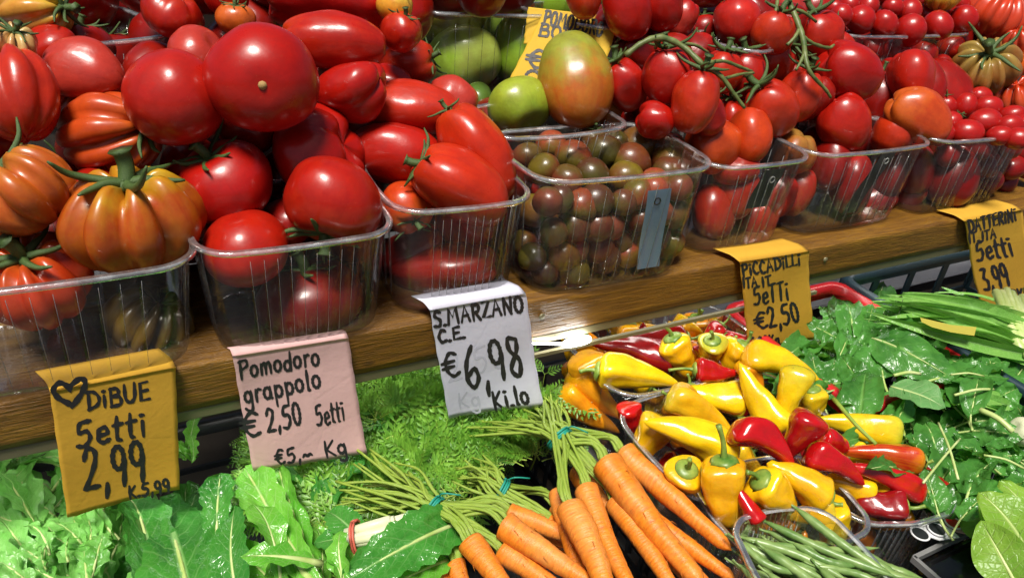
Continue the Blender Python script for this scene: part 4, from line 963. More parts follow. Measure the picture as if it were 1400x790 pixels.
paper_tag([(588, 424), (719, 401), (735, 545), (611, 568)], [('S.MARZANO', 594, 448, 716, 424, 21, 4.6), ('C.E.', 600, 468, 636, 461, 16, 4.6), ('€', 607, 515, 628, 509, 30, 4.8), ('6,98', 638, 531, 715, 510, 54, 6), ('Ki.lo', 673, 555, 718, 543, 22, 4.4)],
          PWHITE, 'white price tag reading S.MARZANO 6,98', flap=.02, curl=.006, group='price tags along the shelf', seed=5,
          ghosts=[('2,50', 612, 520, 690, 500, 34, 3), ('Kg', 626, 556, 655, 550, 20, 3)])
paper_tag([(1011, 358), (1106, 343), (1106, 459), (1022, 480)], [('PiCCADiLLi', 1015, 378, 1094, 361, 16, 3.4), ('ITA', 1015, 393, 1034, 390, 13, 3.4), ('IT.', 1041, 391, 1058, 387, 13, 3.4), ('5eTTi', 1030, 417, 1078, 408, 24, 3.6), ('€', 1032, 448, 1048, 444, 20, 3.6), ('2,50', 1050, 446, 1090, 436, 25, 3.8), ('5,00Kg', 1023, 474, 1062, 466, 13, 3.2)],
          PYEL, 'yellow price tag reading PiCCADiLLi 5eTTi', flap=.028, curl=.004, group='price tags along the shelf', seed=7)
paper_tag([(1318, 302), (1398, 287), (1400, 408), (1338, 428)], [('DATTERiNi', 1324, 318, 1390, 301, 17, 3.4), ('IT.', 1324, 332, 1338, 329, 13, 3.2), ('ITA', 1342, 329, 1362, 325, 13, 3.2), ('5etti', 1336, 358, 1382, 346, 25, 4), ('3,99', 1342, 394, 1374, 386, 28, 3.8), ('7,98Kg', 1357, 412, 1396, 400, 14, 3.2)],
          PYEL, 'yellow price tag reading DATTERiNi 3,99 by the right edge', flap=.03, curl=.008, group='price tags along the shelf', seed=9)
pn = unit(vec(90, 84)); 
paper_tag([(745, 13), (842, 43), (800, 172), (697, 108)], [('POMODORO', 742, 34, 823, 50, 19, 3.6), ('BOV..', 736, 49, 795, 60, 17, 3.6), ('€', 718, 92, 742, 96, 24, 4.4), ('0', 716, 114, 738, 117, 18, 4.4)],
          PYEL2, 'orange yellow paper sign reading POMODORO standing among the green tomatoes', flap=0, plane=(atT(770, 90, .845), pn), group='paper signs by the green tomatoes', seed=11)
paper_tag([(722, 10), (816, 20), (812, 60), (716, 60)], [], PYEL2, 'second yellow paper standing right behind the POMODORO sign', flap=0, plane=(atT(770, 60, .86), pn), group='paper signs by the green tomatoes', seed=12)

# ------------------------------------------------------------------ lower counter: peppers
ZR = -.125
PL_ = 'clear punnets on the lower counter'
punnet((.314, -.048), (.53, -.048), .13, -.225, -.106, 'clear punnet of yellow and red peppers closest to the shelf lamp', PL_)
punnet((.296, -.196), (.50, -.196), .14, -.225, -.109, 'clear punnet in the middle heaped with yellow peppers', PL_)
punnet((.298, -.262), (.425, -.272), .095, -.225, -.108, 'clear punnet of yellow peppers behind the green beans', PL_, curve=.05)
punnet((.415, -.262), (.525, -.288), .115, -.215, -.112, 'rounded clear punnet with the red peppers on the right', PL_, curve=.06)
_bl, _br = atZ(998, 712, -.088), atZ(1128, 694, -.088); _u = unit((_br - _bl)[:2]); _v = np.array([-_u[1], _u[0]])
punnet(_bl[:2] - _v * .12, _br[:2] - _v * .12, .12, -.19, -.088, 'clear punnet of green beans at the bottom of the picture', PL_, curve=.05)
Y1, Y2, O1, R1, R2 = (.84, .56, .006), (.82, .42, .005), (.74, .21, .006), (.46, .005, .006), (.26, .004, .006)
gy = 'sweet peppers in the lower punnets'
PP = [
 (864, 480, 122, 44, -16, 0, -.105, R2, R2, 'long dark red pepper beside the shelf lamp', .06, 1),
 (885, 464, 110, 34, 4, 0, -.108, R2, R1, 'dark red pepper lying behind the long dark red one', .05, 1),
 (872, 513, 112, 46, 171, 0, -.10, Y1, Y1, 'bright yellow pepper on the rim, pointing right below the long dark red one', -.05, 1),
 (930, 488, 66, 42, 118, 20, -.10, Y2, Y1, 'small yellow pepper standing right of the long dark red one', .04, 1),
 (978, 508, 58, 34, 176, 0, -.098, R1, R1, 'short red pepper with a long green stem pointing left', .03, 2.0),
 (949, 447, 34, 32, 80, 30, -.115, Y2, O1, 'little orange yellow pepper at the back rim', 0, 1),
 (970, 461, 50, 22, 48, 10, -.105, R1, R1, 'slim red pepper with its stem up right', .04, 1.4),
 (973, 480, 44, 38, 100, 40, -.10, Y2, Y2, 'round yellow pepper below the slim red one', 0, 1),
 (997, 462, 46, 26, -30, 10, -.112, R1, ORED, 'small orange red pepper at the right of the back punnet', 0, 1),
 (1003, 490, 52, 40, 60, 20, -.105, Y2, Y1, 'plump yellow pepper half hidden by the yellow price tag', .04, 1),
 (865, 447, 70, 26, 178, 0, -.13, Y2, Y1, 'yellow pepper lying along the back rim under the shelf', .02, 1),
 (790, 478, 50, 44, 90, 20, -.125, Y2, O1, 'orange yellow pepper right below the lit lamp', 0, 1),
 (822, 482, 62, 26, -60, 10, -.12, O1, Y2, 'narrow orange pepper beside the lit lamp', 0, 1),
 (806, 512, 60, 50, 110, 20, -.12, (.86, .36, .01), Y2, 'orange pepper in the left corner of the back punnet', 0, 0),
 (818, 538, 104, 44, 132, 10, -.14, (.86, .34, .01), Y2, 'orange pepper seen through the plastic, upper', .06, 0),
 (806, 562, 104, 40, 140, 10, -.155, (.84, .28, .01), Y2, 'orange pepper seen through the plastic, lowest', .05, 0),
 (793, 520, 60, 40, 100, 0, -.165, Y2, O1, 'yellow orange pepper deep in the left corner of the back punnet', 0, 0),
 (946, 598, 134, 58, -22, 0, -.085, Y1, Y1, 'biggest bright yellow pepper pointing to the left', .05, 0),
 (958, 563, 104, 44, 150, 0, -.098, Y2, Y1, 'yellow pepper lying just above the biggest one', -.04, 0),
 (972, 540, 96, 44, -8, 0, -.095, Y1, Y1, 'yellow pepper with its cut stem facing right, middle punnet', -.05, .5),
 (861, 572, 44, 34, 100, 20, -.12, R1, R1, 'small red pepper at the left corner of the middle punnet', 0, 0),
 (886, 606, 84, 50, 62, 10, -.115, Y2, Y1, 'orange yellow pepper at the left rim of the middle punnet', .03, 0),
 (932, 655, 56, 52, 82, 45, -.10, Y1, Y2, 'short yellow pepper with an upright thick stem at the front rim', 0, 1.1),
 (912, 640, 44, 34, 30, 10, -.14, R2, R2, 'dark red pepper low between yellow ones', 0, 0),
 (990, 674, 98, 60, 97, 12, -.09, Y2, Y2, 'tall orange yellow pepper with a long thin upright stem', .06, 1.7),
 (1040, 545, 108, 46, -58, 10, -.08, Y1, Y1, 'long yellow pepper sloping down to the right', -.06, 0),
 (1080, 545, 96, 40, 78, 10, -.08, Y1, Y1, 'yellow pepper drooping with its tip down beside the spinach', .07, 0),
 (1068, 500, 112, 44, 162, 0, -.085, Y1, Y2, 'long yellow pepper below the yellow tag, tip to the right', -.10, 0),
 (1030, 518, 60, 36, 120, 10, -.10, O1, Y2, 'orange pepper under the lower edge of the yellow tag', 0, 0),
 (1110, 552, 48, 40, 100, 20, -.10, Y1, Y2, 'small yellow pepper with stringy green stem by the spinach', 0, 1),
 (1175, 583, 114, 44, -12, 0, -.095, Y1, Y1, 'long yellow pepper reaching right over the spinach edge', .04, .8),
 (1048, 609, 108, 46, 146, 5, -.07, R1, R1, 'glossy bent red pepper in the middle of the heap', -.14, 0),
 (1092, 597, 78, 46, 64, 15, -.068, R2, R1, 'deep red lobed pepper leaning on the bent red one', .05, 0),
 (1137, 605, 50, 40, 160, 10, -.085, R1, R1, 'small plain red pepper under the long yellow one', 0, 0),
 (1143, 637, 90, 42, 152, 0, -.085, R1, R1, 'smooth red pepper with its tip to the right', -.08, 0),
 (1205, 622, 112, 36, -5, 5, -.09, R1, (.8, .4, .01), 'red pepper turning orange at its stem on the right', .05, .6),
 (1207, 653, 124, 32, -19, 0, -.095, R1, R1, 'long thin red pepper with a pale curved stem', .07, 1.3),
 (1262, 655, 66, 40, -52, 10, -.11, R1, R1, 'red pepper with a dark stem at the far right of its punnet', 0, .7),
 (1204, 691, 66, 44, -2, 5, -.115, R2, R2, 'short dark red pepper at the front of the round punnet', 0, 1.1),
 (1162, 664, 66, 42, -18, 5, -.11, Y2, Y1, 'orange yellow pepper under the smooth red one', .04, .6),
 (1216, 712, 60, 34, 10, 0, -.15, O1, Y2, 'orange pepper low in the round punnet', 0, 0),
 (1092, 657, 92, 52, -30, 8, -.088, Y2, Y1, 'large yellow pepper below the red pair', .05, .7),
 (1060, 676, 76, 54, 138, 20, -.085, Y2, Y1, 'yellow pepper with a star shaped green calyx near the beans', .03, 1),
 (1140, 714, 60, 52, 120, 20, -.12, Y1, Y2, 'rounded yellow pepper at the right of the front punnet', 0, 0),
 (1108, 702, 66, 36, 10, 5, -.11, Y2, Y1, 'pointed yellow pepper by the long bean', .04, 0),
 (1022, 690, 56, 26, -62, 10, -.085, R1, R1, 'small red pepper tip beside the tall orange yellow one', 0, 0),
 (1180, 738, 46, 40, 120, 10, -.18, O1, O1, 'orange pepper lying in the shade outside the punnets', 0, 0),
 (1060, 712, 70, 44, 170, 5, -.125, O1, Y2, 'orange pepper under the edge of the bean punnet', 0, 0),
 (1000, 716, 60, 44, 90, 5, -.14, O1, Y2, 'orange pepper at the left of the front punnet', 0, 0),
]
for (x, y, ln, wd, ang, tl, z, bo, sh, lab, be, st) in PP:
    pepper(x, y, ln * 1.04, wd * 1.06, ang, tl, z, bo, sh, lab, be, .3 if wd / ln > .55 else .16, st, gy, 0, wd / ln > .6)
rp = random.Random(8)
for (x0, x1, y0, y1, n, za, zb_) in ((.36, .50, .0, .05, 7, -.13, -.115), (.34, .48, -.15, -.06, 8, -.128, -.112), (.44, .50, -.25, -.2, 4, -.135, -.12), (.40, .52, -.05, .0, 6, -.125, -.11), (.37, .55, .0, .10, 9, -.165, -.14), (.35, .53, -.15, -.06, 9, -.165, -.14), (.34, .42, -.25, -.18, 4, -.16, -.135), (.45, .51, -.25, -.17, 4, -.16, -.14), (.52, .56, -.16, -.02, 5, -.165, -.14)):
    for _ in range(n):
        c = np.array([rp.uniform(x0, x1), rp.uniform(y0, y1), rp.uniform(za, zb_)]); v = M.T @ (c - CAM); t = -v[2]
        pepper(700 + FPX * v[0] / t, 395 - FPX * v[1] / t, rp.uniform(60, 84), rp.uniform(32, 42), rp.uniform(0, 360), 0, c[2], *rp.choice([(Y2, Y1), (O1, Y2), (R2, R1), (Y1, Y1)]), 'pepper half hidden lower in the pepper heap', .04, .2, 1, 'peppers lower in the heap')

# ------------------------------------------------------------------ green beans
rb_ = random.Random(4)
def bean(p, q, z0, z1, w, bow, label):
    A, B = atZ(*p, z0), atZ(*q, z1); Ln = np.linalg.norm(B - A); d = unit(B - A); sd = unit(np.cross(d, [0, 0, 1])); c = (A + B) / 2
    sp = smooth_line([A, A + d * Ln * .3 + sd * bow * .7, c + sd * bow, A + d * Ln * .72 + sd * bow * .75, B], 5); n = len(sp); rr = w / 2 * depth(c) / FPX
    mb = MB(); mb.tube([s_ - c for s_ in sp], [rr * (min(1, .25 + i / n * 7) * min(1, .12 + (n - 1 - i) / n * 5)) * (1 + .07 * math.sin(i * 2.2)) for i in range(n)], 9)
    mb.tube([sp[0] - c + d * .001, sp[0] - c - d * .004, sp[0] - c - d * .008 + [0, 0, .001]], [rr * .4, rr * .25, rr * .3], 6)
    link('green_bean', mb.mesh('green_bean', BEAN), None, label, 'bean', 'green beans in the clear punnet', None, Matrix.Translation(list(map(float, c))))
bean((1088, 694), (1232, 796), -.085, -.09, 13, .003, 'longest green bean lying over the punnet rim up to the peppers')
bean((1003, 738), (1120, 810), -.095, -.10, 13, -.004, 'green bean nearest the left rim of the bean punnet')
bean((1045, 712), (1230, 790), -.092, -.085, 12, .004, 'long green bean running along the top of the bean heap')
for k in range(64):
    x = rb_.uniform(1002, 1165); y = 716 + (x - 1005) * .2 + rb_.uniform(0, 64); a = math.radians(rb_.gauss(-27, 11)); l = rb_.uniform(90, 165)
    z = -.088 - .0007 * (63 - k) ; bean((x, y), (x + l * math.cos(a), y - l * math.sin(a)), z, z, rb_.uniform(10, 14), rb_.uniform(-.008, .008), 'green bean in the heap at the bottom of the picture')

# ------------------------------------------------------------------ carrots in tied bunches
def carrot(root, A, B, w, za, zb):
    A, B = atZ(*A, za), atZ(*B, zb); d = unit(B - A); Ln = np.linalg.norm(B - A); rr = w / 2 * depth(A) / FPX; sd = unit(np.cross(d, [0, 0, 1]))
    nseed[0] += 1; r = random.Random(nseed[0]); k = 26; bow = r.uniform(-.006, .006); mb = MB(); V = []; F = []; U = []; n = 18; q0 = basis(A, d)
    for i in range(k + 1):
        s = i / k; pr = (1 - .55 * s ** 1.15) * min(1, (s / .035 + .12) ** .5) * (1 if s < .93 else max(.05, (1 - (s - .93) / .07) ** .6)) * (1 + .012 * math.sin(i * 2.3 + bow * 900) + .02 * r.uniform(-1, 1))
        for j in range(n):
            f = 6.283 * j / n; x = rr * pr * math.cos(f) * (1 + .04 * math.sin(2 * f + bow * 400)) + bow * math.sin(math.pi * s); V.append((x, rr * pr * math.sin(f), s * Ln)); U.append((j / n, s))
    V = [((v[0] * (1 + .13 * mnoise.noise(Vector((v[0] * 60, v[1] * 60, v[2] * 45 + bow * 999)))), v[1] * (1 + .13 * mnoise.noise(Vector((v[0] * 60, v[1] * 60, v[2] * 45 + bow * 999)))), v[2])) for v in V]
    F.append(tuple(range(n))[::-1])
    for i in range(k):
        for j in range(n): F.append((i * n + j, i * n + (j + 1) % n, (i + 1) * n + (j + 1) % n, (i + 1) * n + j))
    for _ in range(9):
        s = r.uniform(.15, .95); f = r.uniform(0, 6.28); q_ = rr * (1 - .55 * s ** 1.15); e = np.array([math.cos(f), math.sin(f), 0]); o_ = np.array([bow * math.sin(math.pi * s), 0, s * Ln])
        mb.tube([o_ + e * q_ * .9, o_ + e * q_ * 1.08 + [0, 0, .001], o_ + e * q_ * 1.15 + [0, .001, r.uniform(.002, .007)]], [.0006, .00035, .0001], 4)
    Vt = mb.V; Ft = mb.F; Ut = mb.U; mb = MB(); mb.V, mb.F, mb.U, mb.I = Vt, Ft, Ut, [0] * len(Ft)
    mb.add(V, F, U); link('carrot', mb.mesh('carrot', CARROT), root, None, None, None, None, q0); return A, d
def frond(mb, P, d, up, Ln, r):
    """a feathery carrot leaf of small narrow leaflets"""
    Ln *= 1.12; d = unit(d); sd = unit(np.cross(d, up)); un = np.cross(sd, d); droop = r.uniform(.1, .5); pts = []
    for i in range(9): s = i / 8; pts.append(P + d * Ln * s + un * Ln * (.25 * math.sin(s * 2) - droop * s * s) + sd * Ln * .08 * math.sin(s * 3 + droop * 9))
    lim = -.095 if P[1] > .045 else -.128; pts = [np.array([p[0], p[1], p[2] if p[2] < lim else lim + (p[2] - lim) * .25]) for p in pts]; pts = [np.array([p[0], p[1], min(p[2], -.136 if p[1] < .02 else -.09)]) for p in pts]
    mb.tube(pts, [Ln * .011 * (1 - .8 * i / 8) + .0002 for i in range(9)], 4, 1, False)
    for i in range(2, 9):
        s = i / 8; pl = Ln * (.46 * math.sin(math.pi * (1.05 - s * .85)) + .05) * r.uniform(.8, 1.1)
        for sg in (-1, 1):
            dd = unit(d * .75 + sd * sg * .85 + un * r.uniform(-.35, .25)); s2 = unit(np.cross(dd, un)); a = pts[i]
            e = a + dd * pl; w = .0004; mb.add([a - s2 * w, a + s2 * w, e], [(0, 1, 2)], None, 1)
            for j in range(1, 6):
                b_ = a + dd * pl * j / 5.2; ll = pl * .46 * (1.1 - j / 7)
                for s3 in (-1, 1):
                    if j == 5 and s3 == 1: g = dd
                    else: g = unit(dd * .8 + s2 * s3 * .75 + un * r.uniform(-.3, .3))
                    h = np.cross(g, un) * ll * .16
                    mb.add([b_, b_ + g * ll * .5 + h, b_ + g * ll, b_ + g * ll * .5 - h + un * ll * .05], [(0, 1, 2, 3)])
def bunch(label, tie, tz, carrots, fans, frs, tiecol=TIE, nst=20, seed=0):
    r = random.Random(seed); TP = atZ(*tie, tz); root = empty('carrot_bunch', TP, label, 'carrots', 'tied bunches of carrots')
    crowns = [carrot(root, *c) for c in carrots]
    sb = MB(); ends = []
    for k in range(nst):
        A, d = crowns[k % min(len(crowns), 6)]; A = A + np.array([r.uniform(-1, 1), r.uniform(-1, 1), r.uniform(-.3, 1)]) * .004
        o = np.array([r.uniform(-1, 1), r.uniform(-1, 1), r.uniform(-1, 1)]) * .0085; fx, fy, fz = r.choice(fans)
        E = atZ(fx + r.uniform(-22, 22), fy + r.uniform(-16, 16), fz); P2 = TP + o + (E - TP) * .45 + np.array([0, 0, .004])
        sb.tube(smooth_line([A - d * -.004, A - d * .015 + [0, 0, .004], TP + o, P2, E], 5), [.00165 * r.uniform(.65, 1.25) * (1.2 - .55 * i / 20) for i in range(21)], 6)
        ends.append((E, unit(E - TP)))
    link('stalks', sb.mesh('stalks', STALK), root, None, None, None, 'stuff')
    # tie
    ax = unit(np.mean([c[0] for c in crowns], 0) - TP); q = basis(TP, ax); tb = MB()
    for s in (-.0012, .0012, .003):
        tb.tube([q @ Vector((.0125 * math.cos(a * .524), .0105 * math.sin(a * .524), s)) for a in range(13)], .0011, 6)
    tb.tube(smooth_line([q @ Vector((.012, 0, 0)), q @ Vector((.02, .004, .004)), q @ Vector((.024, -.002, .016))], 4), .0007, 5)
    link('band', tb.mesh('band', tiecol), root)
    fb = MB()
    for (x, y, z, ln, spread, ang) in frs:
        P = atZ(x, y, z); dr = vec(ang + r.gauss(0, spread), r.uniform(-20, 22)); frond(fb, P, dr, unit([0, -.45, 1]) + .25 * np.array([r.uniform(-1, 1), r.uniform(-1, 1), 0]), ln * depth(P) / FPX, r)
    link('foliage', fb.mesh('foliage', [FROND, STALK], False), root, None, None, None, 'stuff')
def scatter(poly, n, r, z0, z1, ln, spread, tie, jit=0):
    out = []; P = np.array(poly, float); lo, hi = P.min(0), P.max(0)
    while len(out) < n:
        x, y = r.uniform(lo[0], hi[0]), r.uniform(lo[1], hi[1]); ins = False; j = len(P) - 1
        for i in range(len(P)):
            if (P[i][1] > y) != (P[j][1] > y) and x < (P[j][0] - P[i][0]) * (y - P[i][1]) / (P[j][1] - P[i][1]) + P[i][0]: ins = not ins
            j = i
        if ins: out.append((x, y, z0 - .03 + (z1 + .03 - z0) * ((len(out) / n) ** .6) , r.uniform(*ln), spread, math.degrees(math.atan2(-(y - tie[1]), x - tie[0]))))
    return out
rc = random.Random(21)
bunch('bunch of large carrots with yellow green stalks tied above them, beside the pepper punnets', (764, 598), -.085, [
    ((826, 628), (962, 800), 46, -.085, -.10), ((848, 616), (1000, 752), 38, -.10, -.11), ((800, 664), (868, 812), 35, -.085, -.09), ((778, 690), (845, 850), 44, -.08, -.09), ((838, 682), (930, 820), 34, -.105, -.11),
    ((862, 690), (1005, 792), 32, -.12, -.13), ((762, 668), (806, 820), 28, -.10, -.11), ((880, 720), (1000, 830), 30, -.135, -.14), ((790, 640), (840, 700), 34, -.12, -.12), ((900, 745), (985, 840), 30, -.13, -.14)],
    [(742, 560, -.115), (700, 572, -.125), (655, 582, -.125), (720, 565, -.125), (640, 572, -.13), (752, 545, -.13)],
    scatter([(640, 505), (735, 545), (745, 600), (700, 640), (600, 620), (560, 510)], 70, rc, -.16, -.11, (55, 95), 40, (770, 640)), TIE, 52, 1)
bunch('bunch of smooth orange carrots lying level at the bottom, teal band on its stalks', (592, 697), -.105, [
    ((686, 716), (812, 800), 42, -.095, -.10), ((692, 700), (800, 742), 32, -.11, -.115), ((640, 738), (712, 840), 38, -.10, -.11), ((682, 750), (790, 830), 36, -.11, -.12), ((622, 766), (660, 850), 28, -.12, -.13), ((604, 776), (622, 850), 24, -.125, -.13)],
    [(520, 690, -.11), (480, 670, -.11), (470, 700, -.12), (540, 640, -.11), (500, 620, -.11)],
    scatter([(395, 632), (470, 600), (500, 520), (600, 510), (640, 560), (600, 690), (560, 735), (480, 705), (400, 690)], 190, rc, -.165, -.105, (55, 105), 45, (640, 720)), TIE, 40, 2)
bunch('carrot bunch in the middle with mostly its pale green stalks showing', (683, 672), -.115, [
    ((748, 712), (800, 745), 30, -.12, -.125), ((755, 690), (800, 720), 30, -.135, -.14), ((735, 730), (790, 775), 28, -.14, -.14)],
    [(640, 655, -.12), (625, 640, -.12), (650, 635, -.125)],
    scatter([(560, 600), (660, 580), (745, 610), (740, 680), (690, 640), (640, 690), (600, 690)], 80, rc, -.17, -.125, (50, 85), 50, (740, 720)), TIE, 30, 3)
bunch('carrot greens filling the back under the shelf between the pink and the white tag', (600, 600), -.15, [((640, 640), (700, 700), 30, -.17, -.18)],
    [(560, 560, -.14), (585, 545, -.13), (540, 590, -.12)],
    scatter([(482, 520), (560, 500), (600, 506), (680, 560), (560, 600), (480, 590)], 110, rc, -.165, -.12, (55, 100), 60, (600, 640)), TIE, 8, 4)

# ------------------------------------------------------------------ leafy greens
rl = random.Random(77)
def head(name, label, cat, pos, n, kind, mat, stem, ln, wd, dirs, z, group=None, zr=.02, spread=10, **kw):
    P0 = atZ(*pos, z - .02); root = empty(name, P0, label, cat, group)
    for k in range(n):
        a = rl.uniform(*dirs); l = rl.uniform(*ln); w = l * rl.uniform(*wd); bx, by = pos[0] + rl.uniform(-spread, spread), pos[1] + rl.uniform(-spread, spread) * .7
        tx, ty = bx + l * math.cos(math.radians(a)), by - l * math.sin(math.radians(a)); zz = z - .03 + zr * (k + .5) / n * 1.6
        B = atZ(bx, by, zz - .006); Tt = atZ(tx, ty, zz + rl.uniform(-.004, .016)); t = depth(B)
        place_leaf('leaf', B, Tt, w * t / FPX, kind, mat, stem, parent=root, roll=rl.uniform(-52, 52), curl=rl.uniform(.2, 1.5), wave=rl.uniform(.1, .28), fold=rl.uniform(-.1, .5), **kw)
    return root
def one(root, B, Tt, w, kind, mat, stem, zb, zt, roll=0, **kw):
    P, Q = atZ(*B, zb), atZ(*Tt, zt); return place_leaf('leaf', P, Q, w * depth(P) / FPX, kind, mat, stem, parent=root, roll=roll, **kw)
# pale chicory, left
gch = 'heads of pale leafy chicory at the left'
for (x, y, lab) in ((30, 800, 'pale green chicory head at the bottom left corner'), (120, 810, 'pale green chicory head just left of the large dark leaves, cut by the bottom edge'), (-20, 720, 'pale chicory head cut by the left edge'), (60, 720, 'pale chicory head left of the yellow tag corner'), (130, 745, 'pale chicory head directly under the yellow tag'), (10, 650, 'chicory head at the back under the left shelf end'), (95, 660, 'chicory head partly behind the yellow tag')):
    head('chicory_head', lab, 'chicory', (x, y), 15, 'lobed', LLIGHT, PALE, (60, 125), (.42, .7), (40, 165), -.15, gch, .03, 34, rib=.0016, crink=.05)
for (x, y, lab) in ((110, 775, 'small pale chicory head at the right end of the pale heap'), (50, 770, 'pale chicory head in the middle of the pale heap')):
    head('chicory_head', lab, 'chicory', (x, y), 14, 'lobed', LLIGHT, PALE, (36, 72), (.5, .8), (60, 165), -.142, gch, .035, 34, rib=.0012, crink=.1)
head('chicory_head', 'green leafy bunch beside the lamp gap behind the yellow tag', 'chicory', (262, 625), 7, 'lobed', LROM, PALE, (35, 60), (.45, .6), (30, 170), -.13, gch, .02, 12)
# dark chard, centre left
rt = head('chard_bunch', 'dark glossy chard leaves with pale veins below the pink tag', 'chard', (255, 830), 9, 'chard', LCHARD, PALE, (90, 150), (.5, .7), (60, 150), -.165, 'bunches of dark chard', .02, 30, rib=.0016, crink=.06, nu=24, nv=9)
one(rt, (262, 835), (218, 668), 128, 'chard', LCHARD, PALE, -.125, -.145, -8, curl=.7, wave=.12, fold=.12, rib=.0022, nu=34, nv=12, crink=.06)
one(rt, (212, 825), (160, 672), 78, 'chard', LCHARD, PALE, -.13, -.15, -30, curl=.6, wave=.12, fold=.35, rib=.002, nu=30, nv=10, crink=.07)
one(rt, (300, 775), (298, 645), 62, 'romaine', LCHARD, PALE, -.14, -.10, 12, curl=.9, wave=.14, fold=.3, rib=.002, nu=30, nv=10, crink=.07)
one(rt, (326, 820), (318, 690), 60, 'chard', LCHARD, PALE, -.13, -.11, 30, curl=.5, wave=.08, fold=.2, rib=.0016)
rt = head('chard_bunch', 'dark green leaves at the back under the pink tag beside the carrot greens', 'chard', (440, 690), 12, 'chard', LCHARD, PALE, (60, 115), (.5, .7), (60, 200), -.145, 'bunches of dark chard', .03, 30, rib=.0014, crink=.06, nu=24, nv=9)
rt = head('chard_bunch', 'dark green leaves with pale veins lying left of the level carrots', 'chard', (560, 775), 8, 'chard', LCHARD, PALE, (60, 100), (.5, .7), (0, 230), -.14, 'bunches of dark chard', .02, 40, rib=.0014)
one(rt, (628, 715), (470, 792), 72, 'chard', LCHARD, PALE, -.112, -.10, 12, curl=.7, wave=.14, fold=.3, rib=.0022, nu=34, nv=12, crink=.07)
one(rt, (612, 765), (500, 815), 52, 'chard', LROM, PALE, -.12, -.11, -10, curl=.5, wave=.1, fold=.25, rib=.0018)
# romaine
rt = head('romaine_lettuce', 'bright green romaine with broad pale midribs below the pink tag', 'lettuce', (415, 835), 9, 'romaine', LROM, PALE, (80, 150), (.34, .5), (80, 150), -.14, 'romaine heads', .03, 30, rib=.0022)
one(rt, (450, 840), (338, 645), 84, 'romaine', LROM, PALE, -.12, -.11, 8, curl=.6, wave=.18, fold=.35, rib=.0042, nu=36, nv=12, crink=.08)
one(rt, (455, 830), (382, 640), 56, 'romaine', LROM, PALE, -.13, -.115, 34, curl=.5, wave=.22, fold=.4, rib=.003, nu=34, nv=10, crink=.08)
one(rt, (385, 800), (345, 690), 60, 'romaine', LROM, PALE, -.125, -.10, -25, curl=.9, wave=.2, fold=.3, rib=.002)
one(rt, (440, 770), (330, 762), 46, 'lobed', LROM, PALE, -.11, -.095, 0, curl=.9, wave=.15, fold=.3, rib=.003)
rt = head('romaine_lettuce', 'small bright green leaves at the bottom between the romaine and the dark leaf', 'lettuce', (480, 810), 10, 'lobed', LROM, PALE, (40, 85), (.5, .7), (40, 170), -.12, 'romaine heads', .03, 26, rib=.0016)
# cut stem bundle with red band
P = atZ(518, 730, -.105); rt = empty('chard_stem_bundle', P, 'bundle of cut white green stems held by a red rubber band', 'greens'); b = MB(); d0 = vec(14, 5)
for k in range(13):
    o = np.array([rl.uniform(-1, 1), rl.uniform(-1, 1), rl.uniform(-1, 1)]) * .0085; A = P - d0 * .022 + o; B = P + d0 * rl.uniform(.012, .02) + o * 1.25; b.tube([A, (A + B) / 2, B], [.0034, .004, .0042], 8)
link('stems', b.mesh('stems', WHITEST), rt, None, None, None, 'stuff'); q = basis(P - d0 * .017, d0); b = MB()
for s in (-.0012, .001): b.tube([q @ Vector((.0145 * math.cos(a * .524), .0145 * math.sin(a * .524), s)) for a in range(13)], .001, 6)
link('band', b.mesh('band', REDBAND), rt)
for (Tt, w) in (((430, 740), 40), ((450, 700), 44), ((470, 770), 40)): one(rt, (492, 735), Tt, w, 'chard', LCHARD, PALE, -.112, -.115, rl.uniform(-20, 20), curl=.6, wave=.1, fold=.2)
# spinach, right
gsp = 'loose spinach plants'
SP = [((1130, 470), 'spinach plant at the upper left of its heap by the yellow tag', (60, 200)), ((1170, 440), 'spinach plant at the top of its heap by the red crate', (20, 170)), ((1110, 520), 'spinach leaves bordering the yellow peppers', (70, 230)), ((1180, 520), 'crinkled spinach plant left of the largest leaf', (60, 200)),
      ((1240, 470), 'spinach plant below the tied spring onion tips', (20, 160)), ((1290, 500), 'spinach plant to the right of the largest leaf', (-30, 120)), ((1220, 575), 'spinach plant in the middle with rounded leaves', (30, 200)), ((1300, 560), 'spinach plant in the middle right of the heap', (-20, 160)),
      ((1350, 530), 'spinach plant under the spring onions at the right', (-10, 170)), ((1260, 640), 'dark spinach plant right of the red peppers', (0, 180)), ((1330, 620), 'dark spinach plant above the pale lettuce', (0, 190)), ((1390, 600), 'dark spinach plant at the right edge', (40, 220)), ((1300, 690), 'limp dark spinach plant low by the pink card', (20, 160)), ((1390, 670), 'dark spinach leaves behind the pale lettuce', (30, 170))]
for (pos, lab, dirs) in SP:
    rt = head('spinach_plant', lab, 'spinach', (pos[0], pos[1] + (22 if pos[1] < 500 else 8)), 16, 'spinach', LSPIN, PALE, (36, 70), (.6, .95), dirs, -.135, gsp, .045, 30, rib=.0009, pet=.02, crink=.16)
rt = head('spinach_plant', 'spinach plant with the largest broad leaf of the heap', 'spinach', (1210, 500), 3, 'spinach', LSPIN, PALE, (40, 60), (.6, .8), (0, 200), -.13, gsp, .02, 12)
one(rt, (1192, 462), (1308, 515), 68, 'spinach', LSPIN, PALE, -.095, -.088, -10, curl=.5, wave=.08, fold=-.15, rib=.0014, nu=22, nv=8, crink=.06)
one(rt, (1218, 528), (1290, 560), 62, 'spinach', leaf_mat('spinach_underside', (.09, .27, .07), (.16, .38, .12), (.35, .55, .22), 6, .5), PALE, -.088, -.085, 12, curl=.4, wave=.12, fold=.15, rib=.0012)
